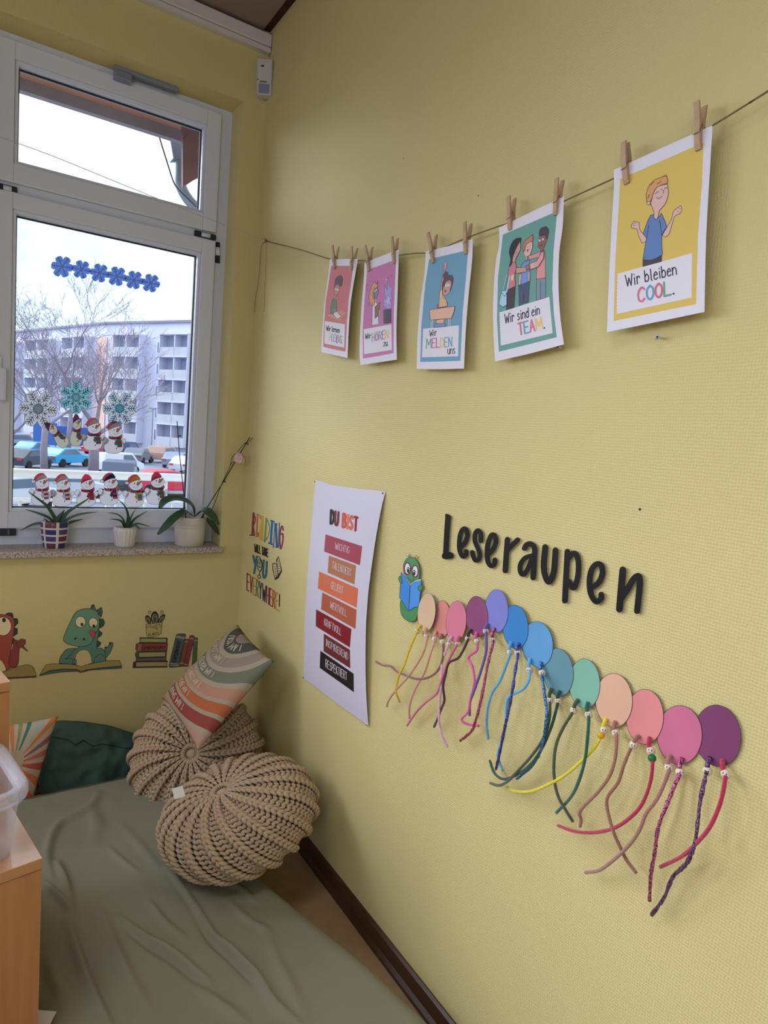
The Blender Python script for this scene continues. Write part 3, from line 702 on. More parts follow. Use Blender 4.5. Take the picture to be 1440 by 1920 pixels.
for a in (((626, 504), (627, 461), 'clothespin on left corner of the salmon red poster', .012), ((657, 507), (663, 463), 'clothespin on right corner of the salmon red poster', .012),
          ((691, 508), (689, 462), 'clothespin on lower left corner of the pink poster', .013), ((738, 494), (738, 445), 'clothespin on raised right corner of the pink poster', .010),
          ((811, 493), (808, 438), 'wide open clothespin on left corner of the blue poster', .014), ((872, 476), (875, 417), 'clothespin on right corner of the blue poster', .010),
          ((955, 431), (957, 369), 'clothespin on left corner of the green poster', .010), ((1040, 403), (1047, 335), 'clothespin on right corner of the green poster', .009),
          ((1174, 344), (1170, 266), 'darker closed clothespin on left corner of the yellow poster', .003), ((1308, 281), (1311, 193), 'large clothespin on right corner of the yellow poster', .012)):
    peg(*a)

# ---- screws and plugs in the wall
m_screw = mat('zinc_screw', '#E6E3DC', 0.35, 0.5, 0.1); m_hole = mat('dark_hole', '#1C1814', 0.9)
def screw(u, v, label):
    q = on(u, v, 0, -0.014); t = thing('wall_screw', label, 'screw', on(u, v, 0, 0.0), 'screws left in the wall')
    mb = MB(); mb.tube([q + Vector((0.012, 0, 0)), q], 0.0016, 8); mb.build('shank', m_screw, t, True)
    mb = MB(); mb.tube([q + Vector((0.002, 0, 0)), q + Vector((-0.001, 0, 0))], [0.002, 0.0048], 14); mb.build('head', m_screw, t, True)
    mb = MB(); c = q + Vector((-0.00115, 0, 0)); mb.box(c.x - .0002, c.x, c.y - .0024, c.y + .0024, c.z - .0007, c.z + .0007); mb.box(c.x - .0002, c.x, c.y - .0007, c.y + .0007, c.z - .0024, c.z + .0024); mb.build('cross_slot', m_hole, t)
screw(1233, 632, 'small screw sticking out of wall below the yellow poster'); screw(1046, 651, 'small screw at lower right corner of the green poster')
for (u, v, r) in ((1200, 955, .0022), (897, 367, .0014), (757, 297, .0012)):
    mb = MB(); c = on(u, v, 0, 0); mb.tube([c, c + Vector((-0.001, 0, 0))], r, 8); tag(mb.build('nail_hole', m_hole), {1200: 'dark nail hole above the word Leseraupen', 897: 'tiny dark nail hole left of the green poster', 757: 'tiny dark nail hole high on wall above pink poster'}[u], 'hole')

# ---- tall paper poster with coloured bars
XD = -0.010
DUK = 'du'
du = thing('bar_poster', 'tall white paper poster DU BIST with seven coloured word bars', 'poster', on(567, 1272, 0, XD))
def dwarp(q):
    y0, y1 = -0.65, -1.11; t = max(0, min(1, (q.y - y0) / (y1 - y0))); z = max(0, min(1, (q.z - 0.6) / 0.7))
    return 0.008 - 0.020 * t * (math.sin(math.pi * z) ** 0.6 if 0 < z < 1 else 0) - 0.003 * (1 - t)
dt = [(572, 75), (690, 112), (850, 137), (1070, 158)]; dr = [(1050, 320), (1030, 480), (1008, 680), (985, 880), (970, 1100), (962, 1350), (957, 1600)]
db = [(955, 1852), (730, 1690), (488, 1507)]; dl = [(494, 1100), (515, 780), (545, 400)]
a = Art(CDU, 0, XD); a.warp = dwarp
N = 20                       # sheet as a grid so that it can bulge
def edge_at(pts, t):
    L = [0.0]
    for p, q in zip(pts[:-1], pts[1:]): L.append(L[-1] + math.hypot(q[0] - p[0], q[1] - p[1]))
    d = t * L[-1]
    for i in range(len(pts) - 1):
        if d <= L[i + 1] + 1e-9:
            f = (d - L[i]) / (L[i + 1] - L[i]); return (pts[i][0] + (pts[i + 1][0] - pts[i][0]) * f, pts[i][1] + (pts[i + 1][1] - pts[i][1]) * f)
    return pts[-1]
LEFT = [dt[0]] + dl[::-1] + [db[-1]]; RIGHT = [dt[-1]] + dr + [db[0]]; TOP = dt; BOT = db[::-1]
def coons(s, t):
    l, r, u, d = edge_at(LEFT, t), edge_at(RIGHT, t), edge_at(TOP, s), edge_at(BOT, s)
    o = []
    for i in (0, 1):
        o.append((1 - s) * l[i] + s * r[i] + (1 - t) * u[i] + t * d[i] - ((1 - s) * (1 - t) * TOP[0][i] + s * (1 - t) * TOP[-1][i] + (1 - s) * t * BOT[0][i] + s * t * BOT[-1][i]))
    return tuple(o)
PAPD = seen('#C6C3D0', DUK, 'poster_paper', rough=0.5)
i0 = a.mi(PAPD)
for i in range(N):
    for j in range(N):
        a.mb.poly([a.w(coons(i / N, j / N)), a.w(coons((i + 1) / N, j / N)), a.w(coons((i + 1) / N, (j + 1) / N)), a.w(coons(i / N, (j + 1) / N))], i0)
o = a.build('sheet', du); o.data.polygons.foreach_set('use_smooth', [True] * len(o.data.polygons))
def bar(q, col, txt, p0, p1, h, tw):
    a = Art(CDU, 0, XD); a.warp = dwarp; a.lay = 10
    n = 8; q0, q1, q2, q3 = q
    for i in range(n):
        f, g = i / n, (i + 1) / n
        L_ = lambda A, B, t: (A[0] + (B[0] - A[0]) * t, A[1] + (B[1] - A[1]) * t)
        a.mb.poly([a.w(L_(q0, q1, f)), a.w(L_(q0, q1, g)), a.w(L_(q3, q2, g)), a.w(L_(q3, q2, f))], a.mi(seen(col, DUK)))
    o = a.build('word_bar', du); L2 = Art(CDU, 0, XD); L2.warp = dwarp; L2.lay = 16
    text(L2, txt, p0, p1, (2, -h), tw, seen('#C9BFC2', DUK)); put(L2.build('lettering', None), o)
bar([(652, 468), (931, 553), (918, 690), (643, 592)], '#9C4352', 'WICHTIG', (727, 574), (834, 606), 48, 2.9)
bar([(680, 620), (889, 692), (879, 829), (672, 743)], '#A86D4C', 'TALENTIERT', (707, 712), (853, 770), 50, 2.9)
bar([(606, 735), (908, 857), (898, 995), (596, 857)], '#C96A4B', 'GELIEBT', (700, 857), (792, 895), 50, 2.9)
bar([(632, 886), (897, 1010), (888, 1148), (622, 1008)], '#A8563E', 'WERTVOLL', (694, 998), (820, 1060), 50, 2.9)
bar([(584, 1008), (857, 1148), (843, 1282), (581, 1130)], '#7E1820', 'KRAFTVOLL', (648, 1122), (778, 1195), 50, 2.9)
bar([(643, 1183), (843, 1298), (842, 1432), (640, 1310)], '#632A24', 'INSPIRIEREND', (658, 1270), (826, 1372), 50, 2.9)
bar([(615, 1306), (867, 1470), (863, 1605), (608, 1430)], '#201A18', 'RESPEKTIERT', (653, 1425), (814, 1520), 58, 3.4)
a = Art(CDU, 0, XD); a.warp = dwarp; a.lay = 10
text(a, 'DU BIST', (688, 390), (886, 444), (2, -96), 17, [seen(c, DUK) for c in ('#262220', '#6E2A2E', '#000000', '#C2563E', '#C87A5C', '#C06A4C', '#8A2234')], gap=0.34)
a.build('lettering', du)
for p in ((577, 88), (1065, 172), (494, 1500), (952, 1840)):
    c = on(*px(CDU, p), 0, -0.004); mb = MB(); mb.ball(c, (0.002, 0.0032, 0.0032), 10, 6); mb.build('pin', mat('steel', '#7C7A78', 0.35, 0.5, 0.8), du, True)

# ---- colourful reading quote sticker
q = thing('wall_quote_sticker', 'colourful lettering sticker READING WILL TAKE YOU EVERYWHERE near the corner', 'sticker', on(470, 1090, 0, 0))
def qs(h): return seen(h, 'quote')
def word(strokes, name='word'):
    a = Art(CRD, 0, -0.0006)
    for col, w_, pts, sm in strokes: a.S(pts, w_, qs(col), sm)
    return a.build(name, q)
WHT = '#D8D4B8'
for L_ in ([(WHT, 48, [(222, 195), (200, 555)], 0), ('#8E2C34', 38, [(222, 195), (203, 545)], 0), ('#8E2C34', 22, [(165, 550), (235, 556)], 0), ('#8E2C34', 16, [(225, 195), (252, 300), (222, 400)], 4), ('#8E2C34', 16, [(218, 400), (238, 545)], 0)],
      [(WHT, 40, [(290, 215), (272, 580)], 0), ('#BC6A3C', 30, [(288, 215), (272, 575)], 0), ('#BC6A3C', 16, [(280, 208), (332, 232), (330, 285)], 0), ('#BC6A3C', 22, [(262, 578), (302, 568), (298, 515)], 0)],
      [('#CE9C36', 34, [(366, 248), (356, 632)], 0), ('#CE9C36', 12, [(352, 250), (318, 625)], 0), ('#CE9C36', 10, [(330, 470), (356, 478)], 0)],
      [(WHT, 44, [(432, 280), (402, 665)], 0), ('#6E8A3C', 34, [(432, 280), (404, 660)], 0), ('#6E8A3C', 15, [(436, 275), (482, 420), (462, 560), (402, 672)], 5)],
      [(WHT, 48, [(527, 325), (502, 695)], 0), ('#1F5C94', 38, [(527, 325), (502, 690)], 0), ('#1F5C94', 26, [(505, 315), (556, 332)], 0), ('#1F5C94', 30, [(475, 682), (527, 702)], 0)],
      [(WHT, 48, [(585, 372), (602, 742)], 0), ('#1B5480', 38, [(585, 372), (602, 738)], 0), ('#1B5480', 14, [(572, 365), (546, 758)], 0), ('#1B5480', 14, [(644, 352), (626, 740)], 0), ('#1B5480', 26, [(566, 366), (602, 374)], 0), ('#1B5480', 26, [(586, 746), (620, 750)], 0)],
      [('#7E3050', 26, [(705, 470), (690, 405), (662, 470), (648, 620), (662, 775), (694, 680), (700, 535), (672, 540)], 5)]): word(L_, 'letter')
a = Art(CRD, 0, -0.0006); text(a, 'WILL TAKE', (238, 822), (458, 908), (2, -125), 17, qs('#2A2420'), gap=.16); a.build('word', q)
word([('#2A6A74', 34, [(216, 890), (244, 1020)], 0), ('#2A6A74', 36, [(276, 905), (232, 1176)], 0)], 'letter')
word([('#2A6A74', 36, [(388, 965), (376, 1180), (398, 1250), (426, 1190), (438, 990)], 5)], 'letter')
a = Art(CRD, 0, -0.0006); bk = qs('#33241C')
a.E(322, 1045, 36, 100, qs('#B9B38E'), line=bk, lw=12); a.S([(305, 900), (330, 930), (362, 1010), (350, 1120), (322, 1160), (322, 1215)], 11, bk, 4); a.P([(285, 1225), (320, 1190), (340, 1240), (325, 1265), (300, 1255)], qs('#B9B38E'), 3, bk, 12)
for p in ([(305, 1000), (330, 1010), (320, 1040)], [(300, 1060), (320, 1080), (338, 1070)], [(330, 970), (345, 990)]): a.S(p, 14, bk, 3)
a.build('globe_picture', q)
EVC = ('#7E2A2C', '#8E4430', '#B08A3A', '#66763A', '#233C54', '#1E3446', '#7A2636', '#8A2430', '#A0482E', '#B98C34', '#241C1C')
EVG = glyphs('EVERYWHERE!', .26)
for k in range(11):
    a = Art(CRD, 0, -0.0006)
    for i, st, cur in EVG:
        if i == k: a.S([(112 + 534 * x + 6 * y, 1448 + 352 * x - 270 * y) for x, y in st], 17, qs(EVC[k]), 5 if cur else 0)
    a.build('letter', q)
# open book sticker beside the quote
a = Art(CRD, 0, -0.0006)
a.P([(528, 1015), (575, 1005), (600, 1030), (590, 960), (630, 890), (688, 1135), (632, 1255), (570, 1290), (530, 1105)], qs('#2A211C'), 0)
a.P([(540, 1030), (575, 1020), (598, 1050), (618, 1235), (598, 1215), (572, 1262), (545, 1110)], qs('#BDB48C'), 0); a.P([(604, 990), (630, 915), (672, 1130), (628, 1190)], qs('#BDB48C'), 0)
for i in range(5): a.S([(556 + i * 5, 1065 + i * 38), (588 + i * 5, 1072 + i * 36)], 8, qs('#2A211C'), 0); a.S([(612 + i * 5, 990 + i * 38), (634 + i * 7, 985 + i * 36)], 8, qs('#2A211C'), 0)
tag(a.build('book_sticker'), 'black and white open book sticker right of the colourful quote', 'sticker')

# ---- black cut-out letters
m_black = mat('black_laminate', '#101214', 0.4, 0.3)
def letter(crop, strokes, label):
    p = strokes[0][1][0]
    a = Art(crop, 0, -0.006)
    for w_, pts, sm in strokes: a.S(pts, w_, m_black, sm)
    o = a.build('cutout_letter', None, 0.0012)
    tag(o, label, 'letter', 'black letters of the word Leseraupen')
letter(CL1, [(66, [(143, 135), (128, 330), (112, 630)], 0), (90, [(105, 665), (175, 658)], 0), (46, [(128, 118), (160, 140)], 0)], 'black cut-out capital letter L')
letter(CL1, [(58, [(318, 545), (375, 480), (405, 385), (385, 300), (335, 315), (302, 420), (298, 570), (340, 672), (388, 645), (388, 600)], 5)], 'black cut-out letter e between capital L and s')
letter(CL1, [(56, [(588, 465), (586, 370), (553, 318), (512, 360), (506, 460), (545, 560), (573, 640), (560, 710), (520, 728), (488, 680), (472, 612)], 5)], 'black cut-out letter s')
letter(CL1, [(60, [(690, 640), (748, 578), (788, 480), (775, 390), (730, 385), (688, 480), (670, 600), (682, 740), (728, 802), (772, 765), (776, 715)], 5)], 'black cut-out letter e between s and r')
letter(CL1, [(68, [(946, 440), (930, 640), (916, 866)], 0), (62, [(945, 590), (1010, 520), (1085, 445)], 0)], 'black cut-out letter r')
letter(CL1, [(68, [(1176, 565), (1205, 515), (1262, 502), (1312, 560), (1306, 700), (1292, 962)], 5), (60, [(1300, 655), (1190, 690), (1122, 780), (1122, 880), (1162, 918), (1215, 850), (1285, 690)], 5)], 'black cut-out letter a')
letter(CL2, [(68, [(146, 165), (128, 350), (136, 490), (188, 598), (244, 500), (262, 350), (272, 205)], 5)], 'black cut-out letter u')
letter(CL2, [(66, [(418, 222), (402, 520), (386, 830)], 0), (62, [(425, 320), (470, 255), (520, 250), (552, 350), (545, 530), (495, 672), (440, 590)], 5)], 'black cut-out letter p')
letter(CL2, [(66, [(725, 662), (800, 605), (846, 500), (835, 395), (780, 375), (718, 440), (690, 570), (702, 730), (768, 838), (832, 800), (834, 748)], 5)], 'black cut-out letter e between p and n')
letter(CL2, [(78, [(1098, 445), (1075, 700), (1056, 935)], 0), (72, [(1080, 800), (1160, 680), (1230, 560), (1292, 522), (1306, 600), (1290, 800), (1274, 955)], 5)], 'black cut-out letter n, last and largest')
# ================================================================== paper caterpillar with pipe-cleaner legs
def cs(h): return seen(h, 'cater')
CL = cs('#2E2A32')
a = Art(CCT, 0, -0.0065)
a.P([(150, 690), (128, 760), (140, 880), (190, 950), (260, 975), (310, 950), (335, 880), (345, 780), (300, 720)], cs('#4C8654'), 3, CL, 5)
a.P([(165, 330), (185, 260), (230, 220), (290, 225), (340, 290), (358, 380), (350, 470), (300, 520), (240, 540), (185, 450)], cs('#4F8C58'), 4, CL, 5)
for (x0, y0, x1, y1, c) in ((228, 228, 216, 188, '#D9D2BC'), (300, 245, 316, 215, '#D2AE4C')):
    a.S([(x0, y0), (x1, y1)], 9, cs('#4F8C58')); a.E(x1, y1, 15, 20, cs(c), line=CL, lw=3)
for (x, y) in ((213, 350), (304, 382)):
    a.E(x, y, 36, 68, cs('#DDDAE2'), line=cs('#6A2E34'), lw=13)
a.S([(246, 350), (268, 352)], 12, cs('#6A2E34'))
for (x, y) in ((222, 368), (293, 400)): a.E(x, y, 15, 34, CL); a.E(x - 2, y - 14, 5, 9, cs('#E8E6EC'))
a.S([(215, 450), (232, 478), (260, 500), (282, 488), (285, 465)], 4, CL, 4)
cat_head = thing('bookworm_cutout', 'green paper caterpillar head with glasses reading a blue book', 'paper cutout', on(772, 1165, 0, 0))
a.build('body', cat_head); L = a.lay
a = Art(CCT, 0, -0.0065); a.lay = L
a.P([(140, 392), (190, 430), (248, 535), (300, 495), (370, 472), (382, 490), (350, 795), (290, 810), (228, 850), (120, 690), (130, 540)], cs('#D6DAE0'), 0, CL, 3)
a.P([(142, 402), (188, 440), (245, 545), (228, 848), (122, 690), (134, 540)], cs('#3F84CC'), 0, CL, 4)
a.P([(250, 545), (300, 508), (378, 488), (350, 795), (288, 808), (230, 848)], cs('#4B8ED2'), 0, CL, 4)
put(a.build('book', None), cat_head); L = a.lay
a = Art(CCT, 0, -0.0065); a.lay = L
a.P([(122, 440), (142, 450), (155, 510), (142, 530), (118, 500), (112, 460)], cs('#4C8654'), 3, CL, 5); put(a.build('hand', None), cat_head)
a = Art(CCT, 0, -0.0065); a.lay = L; a.P([(345, 560), (375, 538), (396, 560), (385, 605), (350, 612), (340, 590)], cs('#4C8654'), 3, CL, 5)
put(a.build('hand', None), cat_head)

m_bead = mat('beech_bead', '#E2D6C0', 0.4, 0.4); m_face = mat('bead_ink', '#1A1614', 0.5); m_mouth = mat('bead_red', '#B4303A', 0.5)
def chenille(col, glitter=False):
    key = 'tinsel_' + col if glitter else 'chenille_' + col
    if key in MATS: return MATS[key]
    c = [min(0.9, x / K['cater']) for x in lin(col)]
    m = bpy.data.materials.new('tinsel' if glitter else 'chenille'); m.use_nodes = True; t = m.node_tree; n = t.nodes; bs = n['Principled BSDF']
    tc = n.new('ShaderNodeTexCoord'); no = n.new('ShaderNodeTexNoise'); no.inputs['Scale'].default_value = 420 if glitter else 700; no.inputs['Detail'].default_value = 2
    t.links.new(tc.outputs['Object'], no.inputs['Vector']); r = n.new('ShaderNodeValToRGB'); e = r.color_ramp.elements
    if glitter:
        e[0].position = .38; e[0].color = (*[x * .25 for x in c], 1); e[1].position = .66; e[1].color = (*[min(1, x * 2.6 + .12) for x in c], 1)
        bs.inputs['Metallic'].default_value = .5; bs.inputs['Roughness'].default_value = .25
    else:
        e[0].position = .3; e[0].color = (*[x * .72 for x in c], 1); e[1].position = .7; e[1].color = (*[min(1, x * 1.2) for x in c], 1); bs.inputs['Roughness'].default_value = .95
        bs.inputs['Sheen Weight'].default_value = .4
    bp = n.new('ShaderNodeBump'); bp.inputs['Strength'].default_value = .8; bp.inputs['Distance'].default_value = .002
    t.links.new(no.outputs['Fac'], r.inputs['Fac']); t.links.new(r.outputs[0], bs.inputs['Base Color']); t.links.new(no.outputs['Fac'], bp.inputs['Height']); t.links.new(bp.outputs[0], bs.inputs['Normal'])
    MATS[key] = m; return m
SEG = [  # card: crop, cx, cy, rx, ry, shear, colour, edge tint, label ; legs: crop, hole, bead, strand, colour, glitter, second bead
 (CCT, 437, 866, 104, 222, -.32, '#D5B592', 'cream oval paper card next to the caterpillar head',
  [(CPA, (497, 120), (458, 188), [(440, 225), (370, 390), (320, 540), (265, 650), (235, 790), (245, 850), (275, 920)], '#D8BC10', 0),
   (CPA, (552, 150), (552, 235), [(555, 270), (520, 400), (450, 530), (350, 670), (230, 800), (160, 900), (140, 965)], '#D29A86', 0)]),
 (CCT, 612, 950, 102, 220, -.2, '#D2857A', 'narrow salmon oval paper card tucked behind its neighbours',
  [(CPA, (655, 185), (635, 270), [(628, 310), (585, 440), (530, 610), (440, 770), (390, 900), (372, 1000), (375, 1090)], '#D69E8A', 0),
   (CPA, (712, 220), (718, 300), [(727, 340), (722, 450), (690, 560), (620, 640), (520, 680), (420, 675), (300, 630), (240, 600), (180, 550), (100, 540), (25, 500)], '#84574A', 0)]),
 (CCT, 784, 972, 119, 238, -.22, '#C97388', 'pink oval paper card, third from the caterpillar head',
  [(CPA, (817, 235), (787, 320), [(770, 350), (720, 480), (708, 600), (705, 760), (690, 900), (680, 1060), (690, 1180), (720, 1290), (772, 1385)], '#DDA6C2', 0),
   (CPA, (893, 235), (878, 320), [(855, 350), (790, 470), (740, 600), (700, 720), (660, 830), (560, 910), (450, 1020), (350, 1165)], '#CB6688', 0)]),
 (CCT, 1028, 914, 129, 237, .12, '#84446E', 'small plum purple oval paper card between pink and lavender ones',
  [(CPA, (1018, 165), (985, 262), [(975, 295), (890, 455), (785, 515), (750, 640), (725, 760), (738, 900), (710, 980), (665, 1100), (630, 1180)], '#45201C', 0),
   (CPA, (1073, 200), (1077, 290), [(1080, 330), (1070, 390), (1000, 440), (990, 475), (1030, 560), (1050, 720), (1010, 880), (985, 1020), (920, 1090), (935, 1130), (1000, 1155), (1095, 1168)], '#D85C9A', 0)]),
 (CCT, 1258, 848, 136, 252, 0, '#7478BE', 'lavender oval paper card',
  [(CPA, (1193, 105), (1170, 185), [(1172, 225), (1170, 400), (1110, 620), (1040, 820), (1005, 920), (1000, 1060)], '#6A4C9A', 0),
   (CPA, (1257, 150), (1243, 278), [(1240, 320), (1190, 530), (1150, 740), (1110, 940), (1070, 1090), (1030, 1210), (960, 1280), (905, 1320)], '#8A2C58', 1)]),
 (CPB, 290, 243, 103, 178, .12, '#2F7CBA', 'strong blue oval paper card',
  [(CPB, (258, 365), (246, 450), [(240, 485), (165, 680), (100, 780), (60, 920), (55, 1060), (68, 1158)], '#5CA6CC', 0),
   (CPB, (318, 375), (310, 457), [(305, 495), (275, 700), (240, 900), (200, 1080), (160, 1280), (130, 1408)], '#2A2E78', 1)]),
 (CPB, 471, 384, 125, 184, .1, '#5694C2', 'light blue oval paper card',
  [(CPB, (412, 500), (405, 595), [(405, 630), (395, 690), (340, 760), (240, 810), (215, 880), (212, 1000), (195, 1120), (150, 1260), (150, 1320), (187, 1418)], '#66B0DA', 0),
   (CPB, (500, 530), (508, 618), [(508, 655), (530, 800), (545, 950), (530, 1100), (500, 1240), (430, 1375), (300, 1485)], '#1E5C92', 1)]),
 (CPB, 641, 614, 122, 194, .14, '#5C8A94', 'grey teal oval paper card',
  [(CPB, (588, 745), (572, 843), [(572, 880), (565, 1000), (520, 1150), (420, 1300), (300, 1430), (220, 1510), (150, 1540), (85, 1520)], '#3E4C30', 0),
   (CPB, (653, 765), (640, 850), [(632, 885), (590, 1040), (520, 1210), (430, 1350), (320, 1440), (200, 1488), (120, 1440), (80, 1335)], '#0F4636', 0)]),
 (CPB, 856, 707, 124, 203, .05, '#78AE96', 'mint green oval paper card',
  [(CPB, (805, 835), (767, 925), [(748, 960), (680, 1070), (625, 1200), (605, 1350), (610, 1500), (640, 1630), (700, 1740), (760, 1835)], '#435236', 0),
   (CPB, (883, 860), (890, 962), [(890, 1000), (880, 1150), (860, 1320), (810, 1500), (740, 1640), (625, 1763)], '#115A42', 0)]),
 (CPC, 472, 228, 123, 181, .05, '#D2A68A', 'large cream oval paper card beside the mint green one',
  [(CPC, (420, 350), (405, 427), [(374, 492), (330, 560), (240, 650), (130, 740), (20, 800), (-80, 840), (-160, 845), (-225, 832), (-252, 808)], '#E0CC14', 0, (385, 462), '#CE9C1E'),
   (CPC, (481, 370), (484, 448), [(490, 480), (480, 620), (440, 740), (360, 850), (270, 940), (238, 990), (250, 1030), (243, 1078)], '#9A6A56', 0)]),
 (CPC, 680, 338, 125, 184, 0, '#CF8280', 'large salmon pink oval paper card',
  [(CPC, (640, 465), (604, 528), [(580, 565), (540, 660), (500, 780), (440, 860), (422, 920), (440, 1020), (470, 1120), (510, 1210), (560, 1310), (625, 1395)], '#936450', 0),
   (CPC, (713, 478), (722, 568), [(733, 650), (715, 790), (660, 930), (580, 1020), (470, 1090), (330, 1120), (200, 1110), (95, 1072)], '#AE1E44', 0, (730, 618), '#1E6A34')]),
 (CPC, 915, 461, 150, 197, 0, '#BC6684', 'large rose pink oval paper card, second from the tail',
  [(CPC, (850, 595), (842, 683), [(838, 720), (770, 880), (690, 990), (640, 1110), (560, 1220), (450, 1320), (370, 1375), (280, 1390)], '#A07060', 0),
   (CPC, (932, 615), (918, 712), [(905, 745), (850, 880), (800, 1000), (765, 1120), (745, 1270), (722, 1400), (712, 1580)], '#8A3460', 1)]),
 (CPC, 1172, 466, 156, 206, .1, '#763A62', 'large plum purple oval paper card at the tail end',
  [(CPC, (1122, 612), (1103, 705), [(1090, 740), (1055, 900), (1035, 1080), (1010, 1220), (960, 1330), (870, 1420), (810, 1560), (728, 1675)], '#4A2450', 1),
   (CPC, (1205, 628), (1227, 725), [(1222, 765), (1190, 920), (1120, 1080), (1030, 1190), (930, 1280), (785, 1352)], '#B21E46', 0)]),
]
rng = random.Random(5)
def tint(col):
    """printed card: colour with a soft lighter print towards the middle"""
    c = [min(.86, x / K['cater']) for x in lin(col)]
    m = bpy.data.materials.new('printed_card'); m.use_nodes = True; t = m.node_tree; n = t.nodes; bs = n['Principled BSDF']; bs.inputs['Roughness'].default_value = .35
    tc = n.new('ShaderNodeTexCoord'); no = n.new('ShaderNodeTexNoise'); no.inputs['Scale'].default_value = 9; no.inputs['Detail'].default_value = 1
    t.links.new(tc.outputs['Object'], no.inputs['Vector']); mx = n.new('ShaderNodeMix'); mx.data_type = 'RGBA'
    mx.inputs[6].default_value = (*[x * .85 for x in c], 1); mx.inputs[7].default_value = (*[min(.9, x * 1.12 + .02) for x in c], 1)
    t.links.new(no.outputs['Fac'], mx.inputs[0]); t.links.new(mx.outputs[2], bs.inputs['Base Color']); return m
for i, (crop, cx, cy, rx, ry, sh, col, label, legs) in enumerate(SEG):
    off = 0.0035 if i == 1 else 0.0125 - 0.0007 * i
    t = thing('caterpillar_segment', label + ' with two pipe-cleaner legs', 'paper cutout', on(*px(crop, (cx, cy + ry)), 0, 0), 'paper caterpillar segments on the wall')
    a = Art(crop, 0, -off); a.E(cx, cy, rx + 3, ry + 3, CL, 0, sh, 44); a.E(cx, cy, rx, ry, tint(col), 0, sh, 44); a.build('card', t)
    for j, leg in enumerate(legs):
        lc, hole, bead, strand, lcol, gl = leg[:6]
        hp = on(*px(lc, hole), 0, -off - 0.002); bp_ = on(*px(lc, bead), 0, -0.016)
        n = len(strand); depth = [0.014 + (0.030 if n > 5 else .024) * math.sin(math.pi * min(1, (k + 1) / n * .9)) ** 1.0 + rng.uniform(-.003, .003) for k in range(n)]
        path = [bp_] + [on(*px(lc, p), 0, -d) for p, d in zip(strand, depth)]
        path = catmull(path, 7)
        r = 0.0031
        rad = [r * (rng.uniform(.75, 1.25) if gl else rng.uniform(.94, 1.06)) for _ in path]
        if gl: path = [p + Vector((0, rng.uniform(-.0004, .0004), rng.uniform(-.0004, .0004))) for p in path]
        mm = chenille(lcol, gl)
        mb = MB(); mb.tube(path, rad, 8); leg_o = mb.build('leg', mm, t, True)
        mb = MB(); mid = hp.lerp(bp_, .5) + Vector((-0.004, 0, 0)); mb.tube(catmull([hp, mid, bp_], 5), r * 1.25, 8); mb.build('loop', mm, leg_o, True)
        br = 0.0074
        mb = MB(); mb.ball(bp_, br, 16, 10); bo = mb.build('bead', m_bead, t, True)
        # painted face towards the room
        d = (CAM - bp_).normalized(); d = (d + Vector((rng.uniform(-.3, .3), rng.uniform(-.3, .3), rng.uniform(-.25, .1)))).normalized()
        side = d.cross(Vector((0, 0, 1))).normalized(); up = side.cross(d)
        mb = MB()
        for s in (-1, 1):
            mb.ball(bp_ + (d * .93 + side * .32 * s + up * .12).normalized() * br, (.0009, .0009, .0014), 6, 4)
        mb.ball(bp_ + (d * .9 - up * .38 + side * .1).normalized() * br, .0009, 6, 4, mi=1)
        mb.build('face', [m_face, m_mouth], bo, True)
        if len(leg) > 6:
            mb = MB(); mb.ball(on(*px(lc, leg[6]), 0, -0.0215), 0.0070, 16, 10); mb.build('coloured_bead', seen(leg[7], 'cater', 'bead_paint', rough=.3), t, True)
# ================================================================== window wall: stickers, detector
CDI = (0, 1120, 240 / 1440); CBK = (230, 1130, 170 / 1440); CSF = (80, 460, 240 / 1440); CSU = (30, 700, 250 / 1440); CS1 = (40, 870, 160 / 1440); CS2 = (180, 870, 160 / 1440)
def ds(h): return seen(h, 'dino')
DK = ds('#1C1E1C')
# green dinosaur
a = Art(CDI, 1, -0.0006)
a.P([(1185, 690), (1240, 620), (1268, 540), (1270, 510), (1232, 508), (1222, 545), (1175, 590)], ds('#3A5446'), 2, DK, 6)
for p in ([(1222, 548), (1230, 508), (1262, 510)], [(1172, 580), (1180, 552), (1210, 560)]): a.P(p, DK, 0)
for p in ([(1118, 345), (1120, 240), (1160, 245), (1176, 290), (1155, 330)], [(1098, 455), (1110, 372), (1150, 400), (1138, 430)], [(1086, 565), (1095, 485), (1136, 510), (1120, 545)], [(1085, 145), (1140, 112), (1152, 160), (1135, 225)], [(1008, 165), (1030, 92), (1055, 80), (1078, 135)]): a.P(p, ds('#26322E'), 2, DK, 6)
for p in ([(1018, 150), (1070, 115)], [(1014, 160), (1076, 130)], [(1025, 130), (1062, 98)], [(1095, 150), (1148, 132)], [(1108, 172), (1148, 152)], [(1122, 195), (1145, 180)]): a.S(p, 4, ds('#56675C'))
a.P([(1095, 200), (1118, 330), (1092, 500), (1085, 575), (1140, 570), (1180, 615), (1190, 715), (1050, 740), (915, 780), (830, 755), (665, 742), (672, 690), (705, 630), (760, 580), (850, 572), (890, 548)], ds('#3C584A'), 2, DK, 6)
a.P([(845, 690), (870, 625), (920, 592), (975, 595), (1015, 640), (1035, 735), (960, 765), (915, 780), (860, 760)], ds('#8A7E58'), 3, DK, 4)
a.P([(1055, 740), (1065, 690), (1100, 650), (1150, 640), (1188, 700), (1186, 715)], ds('#3C584A'), 3, DK, 5)
a.P([(720, 440), (770, 320), (830, 200), (870, 155), (940, 128), (1010, 128), (1080, 150), (1110, 200), (1116, 330), (1082, 390), (1050, 470), (1010, 530), (940, 550), (850, 545), (760, 522), (715, 490)], ds('#44634F'), 3, DK, 6)
